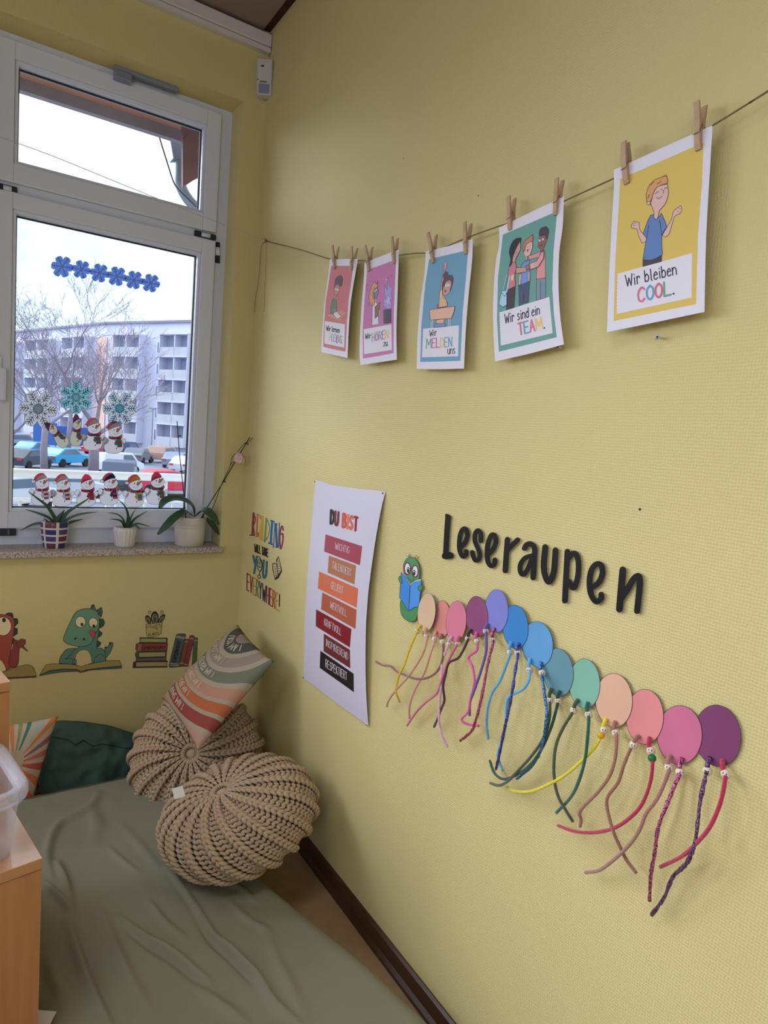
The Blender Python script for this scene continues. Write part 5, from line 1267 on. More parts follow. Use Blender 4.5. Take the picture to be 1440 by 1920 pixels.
def arc_text(txt, r, th0, th1, h, w):
    """lettering that follows one rainbow band (towards smaller u)"""
    mb = MB()
    for i, st, cur in glyphs(txt, .22):
        P = []
        for x, y in st:
            g = th0 + (th1 - th0) * x; R = r + h * y
            P.append((.40 + R * math.sin(g) / .8, R * math.cos(g)))
        if cur: P = [(q.x, q.y) for q in catmull([Vector((a, c, 0)) for a, c in P], 4)]
        pc.ribbon(mb, [p for p in P if 0.01 < p[0] < .99 and .01 < p[1] < .99] if len(P) > 1 else P, w)
    if mb.f: mb.build('lettering', seen('#A2977F', 'rainbow', 'print_white'), rc, fix=False)
for txt, r, a0, a1, h in (('I AM SMART', .868, .10, -.33, .055), ('I AM BRAVE', .745, .08, -.38, .05), ('I AM CONFIDENT', .618, .17, -.52, .05), ('I AM GRATEFUL', .468, .32, -.62, .06), ('I AM LOVED', .310, .35, -.85, .06), ('I AM YOU', .130, .85, -.95, .075)):
    arc_text(txt, r, a0, a1, h, .013)
# sunburst cushion beside the cabinet
TR, TL, BR, BL = on(109, 1343, 1, -.165), on(-45, 1362, 1, -.165), on(50, 1550, 1, -.245), on(-105, 1575, 1, -.245)
ps = Pillow(BL, BR, TR, TL, .05, .03, .05, 8, .003)
best = min(((i / 60, j / 60) for i in range(61) for j in range(61)), key=lambda q: (to_px(ps.at(*q))[0] - 24) ** 2 + (to_px(ps.at(*q))[1] - 1432) ** 2)
m, t, n, b, sp = attr_mat('sunburst_print')
x = M_(t, n, 'SUBTRACT', sp.outputs[0], best[0]); y = M_(t, n, 'SUBTRACT', sp.outputs[1], best[1])
an = M_(t, n, 'ADD', M_(t, n, 'MULTIPLY', M_(t, n, 'ARCTAN2', y, x), 1 / (2 * math.pi)), .5)
rad = M_(t, n, 'SQRT', M_(t, n, 'ADD', M_(t, n, 'MULTIPLY', x, x), M_(t, n, 'MULTIPLY', y, y)))
cols = ['#9A5238', '#9E5A3A', '#8A3E3C', '#93544A', '#6A4C50', '#96603C', '#7C8A84', '#2E6252', '#6A6E50', '#96603C', '#7C8A84', '#2E6252', '#6A6E50']
W_ = '#8E8270'; st = [(0, ck(W_))]
for i, c in enumerate(cols):
    p = .36 + i * .0485
    if p < .98: st += [(p, ck(c)), (p + .024, ck(W_))]
rays = ramp(t, n, an, st[:31]); mx = n.new('ShaderNodeMix'); mx.data_type = 'RGBA'
t.links.new(M_(t, n, 'LESS_THAN', rad, .13), mx.inputs[0]); t.links.new(rays, mx.inputs[6]); mx.inputs[7].default_value = ck('#8A7E68'); t.links.new(mx.outputs[2], b.inputs['Base Color'])
sc_ = thing('sunburst_cushion', 'cream cushion with colourful sunburst stripes beside the cabinet', 'cushion', BR); ps.build('cover', m, sc_)
# dark green pillow between mattress and wall
gc = thing('green_pillow', 'crumpled dark green pillow lying between mattress and window wall', 'cushion', (-0.6, -0.16, 0.02))
pg = Pillow(on(60, 1515, 1, -.185), on(268, 1500, 1, -.20), on(290, 1378, 1, -.09), on(84, 1336, 1, -.06), .066, .02, .0, 21, .013, ((.45, .62, .07, .020), (.30, .45, .10, .016), (.7, .35, .12, .014), (.62, .75, .06, .012)), .30)
pg.build('cover', mat('dark_green_cotton', '#42584F', .9, .1, vary=.12, vscale=20, bump=.2, bscale=700), gc, 56)
mb = MB(); pg.ribbon(mb, [(.06, .78), (.2, .76), (.27, .70), (.33, .77), (.42, .71), (.5, .75), (.7, .74), (.8, .76)], .010, .0015); mb.build('seam', mat('dark_seam', '#16241E', .9), gc, fix=False)

# ---- chunky knitted poufs
m_yarn = mat('beige_yarn', '#B49D80', .95, .1, vary=.16, vscale=30, bump=.5, bscale=260); m_yarn_d = mat('beige_yarn_core', '#6E5C48', .95, .05)
def pouf_meshes(R, H, N, twist):
    def prof(ph):
        s_, c_ = math.sin(ph), math.cos(ph)
        r = R * abs(s_) ** .80; z = H * (1 if c_ > 0 else -1) * abs(c_) ** .85
        z -= (1 if c_ > 0 else -1) * .028 * math.exp(-(r / .05) ** 2)
        return r, z
    tab = []; L = 0; last = None
    for i in range(401):
        ph = math.pi * (i / 400); r, z = prof(ph)
        if last: L += math.hypot(r - last[0], z - last[1])
        tab.append((L, r, z)); last = (r, z)
    tot = L
    def at(th, l, off):
        l = max(0, min(tot, l)); k = min(399, max(0, int(l / tot * 400)))
        while k < 399 and tab[k + 1][0] < l: k += 1
        while k > 0 and tab[k][0] > l: k -= 1
        a, b_ = tab[k], tab[k + 1]; f = (l - a[0]) / max(1e-9, b_[0] - a[0]); r = a[1] + (b_[1] - a[1]) * f; z = a[2] + (b_[2] - a[2]) * f
        tx, tz = b_[1] - a[1], b_[2] - a[2]; m_ = math.hypot(tx, tz) or 1; nx, nz = -tz / m_, tx / m_
        if nx * r + nz * z < 0 and l > .03: nx, nz = -nx, -nz
        g = th + twist * (l / tot - .5)
        # soft lobes between the ribs
        lob = -.006 * (1 - abs(math.cos(g * N / 2 - twist * N / 2 * (l / tot - .5)))) if r > .06 else 0
        q = r + nx * (off + lob); return Vector((q * math.cos(g), q * math.sin(g), z + nz * (off + lob)))
    def radius_at(l):
        k = min(400, int(l / tot * 400)); return tab[k][1]
    mb = MB(); step = .0165; nst = int(tot / step)
    rg = random.Random(4)
    def cap(p, q, r, bulge):
        m_ = (p + q) / 2; d = (q - p); n_ = m_.normalized()
        mb.tube([p, p.lerp(q, .25) + n_ * bulge, p.lerp(q, .75) + n_ * bulge, q], [r * .5, r, r, r * .45], 6)
    for i in range(N):
        th = 2 * math.pi * i / N; sp_ = 2 * math.pi / N
        for k in range(nst):
            l = (k + .5) * step; rad = radius_at(l); col = rad * sp_
            if rad < .018: continue
            yr = min(.0066, max(.0028, col * .16)); w_ = min(.30, .0105 / max(.02, rad) / sp_) * sp_
            for sg in (-1, 1):
                cap(at(th + sg * w_, l + step * .95, .0035), at(th + sg * w_ * .12, l - step * .25, .0085), yr, .0042)
            if col > .024:
                z2 = min(.0058, col * .105)
                for (c0, c1, up) in ((.20, .36, 1), (.36, .52, -1), (.50, .66, 1), (.66, .82, -1)):
                    a_, b2 = (l - step * .45, l + step * .42) if up > 0 else (l + step * .42, l - step * .45)
                    if col < .045 and c0 > .45: continue
                    s0, s1 = (c0, c1) if col >= .045 else (.18 + (c0 - .20) * 2, .18 + (c1 - .20) * 2)
                    cap(at(th + s0 * sp_, a_, -.0015), at(th + s1 * sp_, b2, -.0005), z2, .0022 + rg.uniform(-.0006, .0006))
    core = MB(); sg = N * 4; rows = 40
    for j in range(rows + 1):
        for i in range(sg): core.v.append(tuple(at(2 * math.pi * i / sg, tot * j / rows, -.006)))
    for j in range(rows):
        for i in range(sg):
            i2 = (i + 1) % sg; core.face([j * sg + i, (j + 1) * sg + i, (j + 1) * sg + i2, j * sg + i2])
    bt = MB(); ztop = prof(0.02)[1]; bt.ball((0, 0, ztop + .004), (.017, .017, .009), 14, 8)
    for k in range(26):
        g = 2 * math.pi * k / 26; bt.tube([(.012 * math.cos(g), .012 * math.sin(g), ztop + .006), (.022 * math.cos(g), .022 * math.sin(g), ztop + .002), (.034 * math.cos(g), .034 * math.sin(g), ztop + .008)], [.003, .004, .003], 5)
    return mb, core, bt, at, tot
mbk, core, btn, pat, ptot = pouf_meshes(.222, .132, 19, .75)
k_o = mbk.build('knit_cover', m_yarn, None, True, fix=False); c_o = core.build('filling', m_yarn_d, None, True, fix=False); b_o = btn.build('button', m_yarn, None, True, fix=False)
def place_pouf(centre_px, depth, pole_px, theta, scale, spin, squash, label):
    """theta: angle between the pouf's axis and the line of sight; squash: how far it sags under its weight"""
    c = at_depth(*centre_px, depth); back = -ray(*centre_px).normalized()
    du_, dv_ = pole_px[0] - centre_px[0], pole_px[1] - centre_px[1]; l = math.hypot(du_, dv_) or 1
    side = Vector([M[0][i] * du_ / l + M[1][i] * dv_ / l for i in range(3)]); side = (side - back * side.dot(back)).normalized()
    z = (back * math.cos(theta) + side * math.sin(theta)).normalized(); x = z.orthogonal().normalized(); y = z.cross(x)
    rot = (Matrix((x, y, z)).transposed() @ Matrix.Rotation(spin, 3, 'Z')).to_4x4()
    T = Matrix.Diagonal((scale, scale, scale * squash, 1)) @ rot
    t = thing('knitted_pouf', label, 'pouf', c, 'chunky beige knitted poufs')
    for o in (k_o, c_o, b_o):
        me = o.data.copy(); me.transform(T); me.update()
        q = bpy.data.objects.new(o.name.split('.')[0], me); COL.objects.link(q); q.parent = t
    return t
tf = place_pouf((450, 1524), 1.97, (408, 1448), math.radians(60), 1.075, .2, .70, 'front knitted beige pouf with a white label tag, on the mattress edge')
place_pouf((370, 1420), 2.40, (352, 1408), math.radians(13), 1.06, 1.1, .98, 'rear knitted beige pouf standing in the corner under the rainbow cushion')
for o in (k_o, c_o, b_o): bpy.data.objects.remove(o)
# white label tag on the front pouf
tc_ = at_depth(334, 1486, 1.80); rt = Vector(M[0]); dn_ = Vector(M[1])
b = MB(); b.hexa([tc_ + rt * x_ + dn_ * y_ + Vector(M[2]) * z_ for z_ in (0, .002) for x_, y_ in ((-.018, -.010), (.012, -.018), (.020, .010), (-.010, .020))])
put(b.build('label_tag', mat('label_white', '#F2EEE6', .8)), tf)
# ================================================================== cabinet, plastic box, paper, plants
def wood(key, col, grain):
    m = bpy.data.materials.new(key); m.use_nodes = True; t = m.node_tree; n = t.nodes; b = n['Principled BSDF']; b.inputs['Roughness'].default_value = .3; b.inputs['Specular IOR Level'].default_value = .5; b.inputs['Coat Weight'].default_value = 1.0; b.inputs['Coat Roughness'].default_value = .10; b.inputs['Coat IOR'].default_value = 1.7
    tc = n.new('ShaderNodeTexCoord'); mp = n.new('ShaderNodeMapping'); mp.inputs['Scale'].default_value = grain; no = n.new('ShaderNodeTexNoise'); no.inputs['Scale'].default_value = 1; no.inputs['Detail'].default_value = 5
    t.links.new(tc.outputs['Object'], mp.inputs[0]); t.links.new(mp.outputs[0], no.inputs['Vector'])
    mx = n.new('ShaderNodeMix'); mx.data_type = 'RGBA'; c = lin(col); mx.inputs[6].default_value = (*[x * .78 for x in c], 1); mx.inputs[7].default_value = (*[min(1, x * 1.15) for x in c], 1)
    t.links.new(no.outputs['Fac'], mx.inputs[0]); t.links.new(mx.outputs[2], b.inputs['Base Color']); return m
m_wood = wood('beech_veneer', '#B57A45', (60, 60, 4)); m_woodt = wood('beech_top', '#B98453', (6, 60, 40))
E1 = Vector((-0.19, 0.98, 0)).normalized(); E2 = Vector((-0.98, -0.19, 0)).normalized(); P0 = on(80.2, 1608.8, 2, .60)
def slab(mb, u0, u1, v0, v1, z0, z1, base=None):
    """u along the front edge (leftwards), v along the depth"""
    p = base or Vector((P0.x, P0.y, 0)); c = [p + E2 * u + E1 * v for u, v in ((u0, v0), (u1, v0), (u1, v1), (u0, v1))]
    mb.hexa([(q.x, q.y, z0) for q in c] + [(q.x, q.y, z1) for q in c])
def cabinet(v0, v1, top, label, du=0.0):
    t = thing('wooden_cabinet', label, 'cabinet', Vector((P0.x, P0.y, 0)) + E1 * v0, 'beech cabinets at the picture edge')
    mb = MB(); slab(mb, du, du + .55, v0, v1, top - .022, top); mb.build('top_board', m_woodt, t, bevel=.0012)
    mb = MB(); slab(mb, du + .001, du + .019, v0 + .021, v1 - .004, .0, top - .0225); mb.build('side_panel', m_wood, t)
    mb = MB(); slab(mb, du + .532, du + .55, v0 + .021, v1 - .004, .0, top - .0225); mb.build('side_panel', m_wood, t)
    mb = MB(); slab(mb, du + .001, du + .549, v0 + .002, v0 + .02, .004, top - .0235); d = mb.build('front_panel', m_wood, t)
    mb = MB(); slab(mb, du + .0195, du + .5315, v1 - .014, v1 - .006, .004, top - .0235); mb.build('back_panel', m_wood, t)
cabinet(0, .285, .60, 'low beech wood cabinet with the plastic box on top')
q = on(20, 1278, 2, .85); d = q - Vector((P0.x, P0.y, .85)); v0 = d.dot(E1); u0 = d.dot(E2)
cabinet(max(.29, v0), max(.29, v0) + .30, .85, 'taller beech wood cabinet behind the plastic box', u0)
# clear plastic box
def plastic():
    m = bpy.data.materials.new('clear_plastic'); m.use_nodes = True; t = m.node_tree; n = t.nodes; b = n['Principled BSDF']
    b.inputs['Base Color'].default_value = (.80, .80, .86, 1); b.inputs['Roughness'].default_value = .18; b.inputs['Specular IOR Level'].default_value = .6
    tr = n.new('ShaderNodeBsdfTransparent'); tr.inputs[0].default_value = (.93, .93, .96, 1); mx = n.new('ShaderNodeMixShader'); mx.inputs[0].default_value = .26
    t.links.new(tr.outputs[0], mx.inputs[1]); t.links.new(b.outputs[0], mx.inputs[2]); t.links.new(mx.outputs[0], n['Material Output'].inputs[0]); return m
m_pl = plastic()
bp0 = on(20, 1609, 2, .6005); bx = thing('plastic_box', 'translucent plastic storage box on the low cabinet', 'box', bp0)
def rrect(grow, z, n=5, rad=.03):
    W, D = .30, .21; P = []
    for (cx, cy, a0) in ((rad, rad, 180), (W - rad, rad, 270), (W - rad, D - rad, 0), (rad, D - rad, 90)):
        for k in range(n + 1):
            g = math.radians(a0 + 90 * k / n); u = cx + (rad + grow) * math.cos(g); v = cy + (rad + grow) * math.sin(g)
            q = bp0 + E2 * (u - .006) + E1 * (v - .004); P.append((q.x, q.y, z))
    return P
def loft(rings, closed_bottom=True):
    mb = MB(); n = len(rings[0])
    for r in rings: mb.v += r
    for i in range(len(rings) - 1):
        for k in range(n): k2 = (k + 1) % n; mb.face([i * n + k, i * n + k2, (i + 1) * n + k2, (i + 1) * n + k])
    if closed_bottom: mb.face(list(range(n))[::-1])
    return mb
z0 = .6005
loft([rrect(-.004, z0), rrect(0, z0 + .006), rrect(.014, z0 + .128)]).build('body', m_pl, bx, True, fix=False)
m_rim = mat('plastic_rim', '#C4C6D2', .15, .6)
loft([rrect(.0145, z0 + .118), rrect(.026, z0 + .118), rrect(.028, z0 + .122), rrect(.028, z0 + .138), rrect(.024, z0 + .143), rrect(.008, z0 + .142), rrect(.002, z0 + .132)], False).build('rim', m_pl, bx, True, fix=False)
b = MB()
for (eu, ev_, z_, r_) in ((.052, .085, .702, (.036, .040, .030)), (.105, .12, .712, (.046, .045, .034)), (.17, .09, .700, (.050, .046, .040))):
    q = bp0 + E2 * eu + E1 * ev_; b.ball((q.x, q.y, z_), r_, 16, 10)
tag(b.build('cloth_bundle', mat('cream_cloth', '#D9CC9C', .9, .1, vary=.2, vscale=18, bump=.6, bscale=60), None, True), 'cream cloth bundle inside the plastic box', 'cloth')
# paper on the mattress edge
pp = [on(u, v, 2, .168) for u, v in ((60, 1893), (106, 1897), (98, 1912), (90, 1930), (55, 1935))]
b = MB(); b.prism([tuple(p) for p in pp], (0, 0, .0006)); tag(b.build('paper_sheet', mat('paper_white', '#DAD8D6', .7)), 'white sheet of paper on the mattress beside the cabinet', 'paper')

# ---- plants on the sill
ZS = 0.9532
def leaf(name, pts, w, par, m, prof=(.75, 1, .95, .8, .55, .12), thick=.28, fold=.35, n=5):
    P = catmull(pts, n); L = len(P); mb = MB(); up = Vector((0, -0.5, .86))
    K_ = 8
    for i, p in enumerate(P):
        t = (P[min(i + 1, L - 1)] - P[max(0, i - 1)]).normalized(); s_ = t.cross(up)
        if s_.length < .05: s_ = Vector((1, 0, 0))
        s_.normalize(); nn = s_.cross(t).normalized(); f = i / (L - 1) * (len(prof) - 1); k = min(int(f), len(prof) - 2); ww = w * (prof[k] + (prof[k + 1] - prof[k]) * (f - k)) / 2
        for j in range(K_):
            g = 2 * math.pi * j / K_; x = math.cos(g); y = math.sin(g) * thick
            mb.v.append(tuple(p + s_ * (ww * x) + nn * (ww * (y + fold * (x * x - .5)))))
    for i in range(L - 1):
        for j in range(K_): j2 = (j + 1) % K_; mb.face([i * K_ + j, i * K_ + j2, (i + 1) * K_ + j2, (i + 1) * K_ + j])
    mb.face(list(range(K_))[::-1]); mb.face([(L - 1) * K_ + j for j in range(K_)])
    return mb.build(name, m, par, True, fix=False)
m_aloe = mat('aloe_green', '#3C5A48', .5, .3, vary=.25, vscale=30); m_orch = mat('orchid_green', '#34543A', .3, .5, vary=.15, vscale=12)
CPL = (20, 920, 280 / 1440); COR = (300, 780, 200 / 1440)
def succulent(t, crop, leaves, y0, w):
    rg = random.Random(len(leaves))
    for pts in leaves:
        n = len(pts); dy = rg.uniform(-.05, .03)
        leaf('leaf', [on(*px(crop, p), 1, y0 + dy * i / (n - 1)) for i, p in enumerate(pts)], w, t, m_aloe)
def pot_axis(u0, u1, v0, v1, y):
    """centre, top radius and height of a pot from its picture width and height"""
    c = on((u0 + u1) / 2, v1, 1, y); r = (on(u1, v0, 1, y) - on(u0, v0, 1, y)).length / 2; return c, r, on((u0 + u1) / 2, v0, 1, y).z - on((u0 + u1) / 2, v1, 1, y).z
m_soil = mat('potting_soil', '#2A211A', .95)
# checked pot
yA = .050
c, r, h = pot_axis(76, 130, 985, 1029, yA - .02); c = Vector((c.x, yA, ZS)); h = max(h, .1)
pa = thing('potted_succulent', 'spiky succulent in a purple, blue and maroon checked pot', 'potted plant', c, 'potted plants on the window sill')
pal = ['#D6D0C8', '#4A4678', '#32386A', '#6E3048']; cm = [mat('glaze%d' % i, x_, .3, .4) for i, x_ in enumerate(pal)]
prof = [(r * .78, 0.0), (r * .80, h * .03), (r * .86, h * .20), (r * .88, h * .27), (r * .93, h * .46), (r * .95, h * .53), (r * .985, h * .72), (r, h * .79), (r * 1.0, h * .97), (r * .97, h), (r * .9, h), (r * .88, h * .9)]
def chk(i, k):
    # white bands at some heights and at every eleventh slice, coloured tiles between
    if i in (2, 4, 6, 9, 10): return 0
    if (k + 5) % 10 < 2: return 0
    return 1 + ((k + 5) // 10 * 2 + (0 if i < 2 else 1 if i == 3 else 2 if i == 5 else 3)) % 3
mb = MB(); mb.lathe(prof, c, 60, 0, mfun=chk); mb.build('pot', cm, pa, True)
mb = MB(); mb.tube([c + Vector((0, 0, h * .86)), c + Vector((0, 0, h * .93))], r * .87, 24); mb.build('soil', m_soil, pa)
succulent(pa, CPL, [[(450, 345), (420, 260), (350, 150), (270, 85), (170, 8)], [(470, 345), (540, 220), (640, 150), (800, 45)], [(430, 350), (380, 270), (270, 220), (140, 180)], [(400, 352), (330, 318), (220, 325), (85, 390)], [(480, 348), (560, 270), (680, 225), (842, 205)], [(500, 350), (580, 305), (700, 275)], [(450, 345), (480, 260), (518, 183)], [(410, 345), (350, 290), (318, 262)], [(460, 340), (455, 270), (505, 200)]], yA - .01, .018)
# fluted white pot
c, r, h = pot_axis(213, 257, 988, 1024, yA - .02); c = Vector((c.x, yA - .005, ZS))
pb_ = thing('potted_succulent', 'small succulent in a fluted white ceramic pot', 'potted plant', c, 'potted plants on the window sill')
mb = MB(); mb.lathe([(r * .80, 0), (r * .84, h * .04), (r * .93, h * .55), (r * 1.0, h * .80), (r * .97, h * .92), (r * .86, h), (r * .78, h * .96), (r * .76, h * .85)], c, 72, 0, rfun=lambda i, k: 1 + (.035 * math.cos(k * math.pi * 2 * 18 / 72) if 1 <= i <= 4 else 0)); mb.build('pot', mat('white_ceramic', '#D9D6CE', .25, .5), pb_, True)
mb = MB(); mb.tube([c + Vector((0, 0, h * .80)), c + Vector((0, 0, h * .88))], r * .77, 20); mb.build('soil', m_soil, pb_)
succulent(pb_, CPL, [[(1120, 355), (1132, 250), (1100, 150), (1025, 75)], [(1110, 355), (1080, 270), (1020, 225), (930, 212)], [(1100, 355), (1060, 290), (950, 272)], [(1130, 355), (1160, 260), (1205, 172)], [(1140, 350), (1200, 270), (1320, 195)], [(1150, 355), (1220, 318), (1350, 348)], [(1140, 360), (1200, 335), (1250, 374)]], yA - .015, .013)
# orchid
c, r, h = pot_axis(327, 387, 969, 1022, yA - .025); c = Vector((c.x, yA - .005, ZS))
po = thing('potted_orchid', 'nearly bloomed-out orchid in a plain white pot on the sill end', 'potted plant', c, 'potted plants on the window sill')
mb = MB(); mb.lathe([(r * .84, 0), (r * .88, h * .015), (r * .93, h * .40), (r * .955, h * .60), (r * .945, h * .61), (r * .96, h * .635), (r * .965, h * .69), (r * .955, h * .70), (r * .97, h * .72), (r, h * .97), (r * .985, h), (r * .92, h), (r * .90, h * .85)], c, 48); mb.build('pot', mat('cream_ceramic', '#CFCABD', .4, .35), po, True)
mb = MB(); mb.tube([c + Vector((0, 0, h * .80)), c + Vector((0, 0, h * .87))], r * .90, 24); mb.build('soil', m_soil, po)
wp = (.5, .9, 1, 1, .85, .3)
for pts, w_, ys in (([(470, 1345), (440, 1210), (320, 1130), (190, 1108), (60, 1150), (-5, 1245)], .042, (.03, .01, -.01, -.02, -.03, -.03)), ([(450, 1345), (340, 1290), (200, 1370), (80, 1490), (-30, 1600)], .036, (.02, -.02, -.04, -.05, -.05)), ([(480, 1345), (590, 1265), (700, 1345), (795, 1465)], .046, (.02, -.02, -.05, -.06)), ([(560, 1355), (660, 1420), (730, 1510), (798, 1605)], .030, (.03, .02, .0, -.01))):
    leaf('leaf', [on(*px(COR, p), 1, y_ + .02) for p, y_ in zip(pts, ys)], w_, po, m_orch, wp, .10, .30)
m_stick = mat('dark_stick', '#1E2A28', .6); m_stem = mat('orchid_stem', '#2E4034', .5)
def stick(name, pts, ys, rad, m):
    mb = MB(); mb.tube(catmull([on(*px(COR, p), 1, y_) for p, y_ in zip(pts, ys)], 4), rad, 7); return mb.build(name, m, po, True)
stick('support_stick', [(355, 1420), (330, 1150), (300, 850), (265, 520), (230, 70)], [.05, .06, .07, .08, .09], .0018, m_stick)
stick('support_stick', [(540, 1420), (640, 1230), (860, 880), (1010, 620), (1215, 285)], [.05, .03, -.01, -.03, -.06], .0020, m_stick)
stick('flower_stem', [(520, 1400), (600, 1330), (690, 1265), (740, 1170), (840, 900), (940, 690), (975, 560), (1040, 490), (1140, 372), (1200, 350), (1255, 292), (1340, 285), (1352, 262)], [.05, .045, .04, .03, -.005, -.02, -.03, -.035, -.045, -.055, -.06, -.065, -.07], .0014, m_stem)
stick('flower_stem', [(940, 680), (975, 630), (1020, 620), (1060, 600)], [-.02, -.028, -.035, -.04], .0012, m_stem)
for (x0, y0, x1, y1, yy) in ((235, 270, 290, 268, .085), (262, 748, 310, 746, .075), (845, 875, 888, 890, -.012), (1145, 362, 1192, 382, -.05)):
    mb = MB(); mb.tube([on(*px(COR, (x0, y0)), 1, yy), on(*px(COR, (x1, y1)), 1, yy - .004)], .0024, 7); mb.build('clip', m_stick, po, True)
m_pet = mat('pale_pink_petal', '#F0D2D2', .6, .2, trans=.1)
fl = on(*px(COR, (1078, 570)), 1, -.045); mb = MB()
fo = None
for i, (pts, w_) in enumerate((([(1060, 500), (1050, 560), (1025, 622)], .028), ([(1070, 500), (1075, 570), (1065, 640)], .030), ([(1080, 505), (1105, 570), (1122, 648)], .028), ([(1030, 490), (1060, 510), (1085, 520)], .018))):
    leaf('petal', [on(*px(COR, p), 1, -.045 - .006 * (i % 2) - .004 * j) for j, p in enumerate(pts)], w_, po, m_pet, (.4, .9, 1, 1, .8, .3), .08, .25)
mb.tube([on(*px(COR, (1130, 632)), 1, -.05), on(*px(COR, (1165, 672)), 1, -.052)], .0012, 6); mb.build('pistil', mat('pale_green', '#A9B8A2', .6), po)
# ================================================================== outside the window
ZG = -2.1
m_snow = mat('trodden_snow', '#7E8494', .9, .1, vary=.22, vscale=.35)
b = MB(); b.box(-60, 90, 1.0, 160, ZG - .3, ZG); tag(b.build('ground', m_snow), 'snowy car park ground outside', kind='structure')
# eaves with gutter board, downpipe and cable
m_soff = mat('brown_soffit', '#9A6A58', .8, .1, vary=.18, vscale=7); m_fasc = mat('grey_brown_fascia', '#857C86', .8, .1, vary=.12, vscale=9)
ev = thing('roof_overhang', 'brown timber roof overhang seen through the upper pane', 'roof', (-1, 1.0, 2.9))
zt = on(37, 170, 1, 1.0).z
b = MB(); b.box(-4.5, 1.2, .30, 1.0, zt + .055, zt + .12); b.build('soffit', m_soff, ev)
b = MB(); b.box(-4.5, on(345, 268, 1, 1.03).x, .99, 1.03, zt, zt + .22); b.build('fascia', m_fasc, ev)
q0, q1 = on(345, 255, 1, .8), on(372, 255, 1, .8)
b = MB(); b.prism([on(u, v, 1, .82) for u, v in ((343, 215), (400, 235), (400, 320), (366, 335), (343, 350))], (0, .03, 0)); b.build('gable_board', mat('purple_brown_board', '#6A4E50', .7, .2, vary=.3, vscale=12), ev)
m_zinc = mat('zinc', '#7E8894', .4, .4, .4)
b = MB(); b.prism([on(u, v, 1, 1.10) for u, v in ((319, 262), (345, 272), (345, 296), (325, 296))], (0, .08, 0)); dp = b.build('gutter_hopper', m_zinc, ev)
b = MB(); b.tube(catmull([on(u, v, 1, 1.14) for u, v in ((338, 290), (337, 325), (338, 345), (350, 370), (372, 395), (400, 425))], 5), .030, 14); b.build('downpipe', m_zinc, ev, True)
b = MB(); b.tube(catmull([on(u, v, 1, 1.05) for u, v in ((298, 255), (312, 300), (325, 340), (334, 354), (352, 372), (372, 392))], 5), .004, 6); tag(b.build('cable', mat('dark_cable', '#3A3C58', .6), None, True), 'thin dark cable hanging from the roof overhang outside', 'cable')
# white railing
m_rail = mat('white_rail', '#C8CAD6', .4, .4)
rl = thing('balcony_railing', 'white tube railing outside below the window', 'railing', (-.3, 1.6, ZG))
ra, rb = on(20, 886, 1, 1.6), on(340, 896, 1, 1.6); dx = (rb - ra).normalized(); A0 = ra - dx * 1.6; A1 = rb + dx * 1.6
b = MB(); b.tube([A0, A1], .026, 16); b.build('handrail', m_rail, rl, True)
for dz, rr_ in ((-.155, .010),):
    b = MB(); b.tube([A0 + Vector((0, 0, dz)), A1 + Vector((0, 0, dz))], rr_, 10); b.build('lower_rail', m_rail, rl, True)
n = 13; L = (A1 - A0).length
for i in range(n):
    p = A0 + dx * (L * i / (n - 1) + .04)
    b = MB(); b.tube([(p.x, p.y, p.z - .02), (p.x, p.y, p.z - (.16 if i % 2 else 1.6))], .011 if i % 2 else .016, 8); b.build('post', m_rail, rl, True)
for i in range(24):
    p = A0 + dx * (L * (i + .5) / 24); b = MB(); b.tube([(p.x, p.y, p.z - .155), (p.x, p.y, p.z - 1.0)], .007, 6); b.build('baluster', m_rail, rl, True)

# ---- apartment building
bd = thing('apartment_building', 'pale lilac five-storey apartment block behind bare trees', 'building', at_depth(200, 850, 78))
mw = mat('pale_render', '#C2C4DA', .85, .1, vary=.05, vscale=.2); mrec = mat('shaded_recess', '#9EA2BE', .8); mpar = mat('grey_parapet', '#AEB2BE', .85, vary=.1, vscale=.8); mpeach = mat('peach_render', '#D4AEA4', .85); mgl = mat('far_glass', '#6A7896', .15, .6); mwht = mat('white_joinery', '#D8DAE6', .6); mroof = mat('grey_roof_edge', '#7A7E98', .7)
HR = CAM.z + 12.0
def top_pt(u):
    """point of the roof edge above picture column u"""
    y = 625 + (608 - 625) * (u - 22) / 178 if u <= 200 else 612 + (606 - 612) * (u - 205) / 150
    d = ray(u, y); return CAM + d * ((HR - CAM.z) / d.z)
PA, PB, PC_ = top_pt(-40), top_pt(200), top_pt(420)
class Facade:
    def __init__(s, a, b_): s.a = Vector((a.x, a.y, 0)); s.d = Vector((b_.x - a.x, b_.y - a.y, 0)); s.L = s.d.length; s.d.normalize(); s.n = Vector((s.d.y, -s.d.x, 0))
    def u(s, px_):
        """distance along the facade of picture column px_"""
        r = ray(px_, 700); q = s.a - CAM; den = r.x * s.d.y - r.y * s.d.x
        k = (q.x * s.d.y - q.y * s.d.x) / den; P = CAM + r * k; return (Vector((P.x, P.y, 0)) - s.a).dot(s.d)
    def box(s, mb, u0, u1, z0, z1, f0, f1):
        """f: distance in front of the wall"""
        P = []
        for z in (z0, z1):
            for (u_, f) in ((u0, f0), (u1, f0), (u1, f1), (u0, f1)): q = s.a + s.d * u_ + s.n * f; P.append((q.x, q.y, z))
        mb.hexa(P)
F1, F2 = Facade(PA, PB), Facade(Vector((PB.x, PB.y, 0)), PC_)
for f in (F1, F2):
    mb = MB(); f.box(mb, 0, f.L, ZG, HR, -8, 0); mb.build('wall', mw, bd)
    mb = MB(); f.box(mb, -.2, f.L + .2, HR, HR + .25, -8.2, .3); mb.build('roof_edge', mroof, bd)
ZF = [CAM.z + z for z in (9.2, 6.65, 4.05, 1.5, -1.1)]
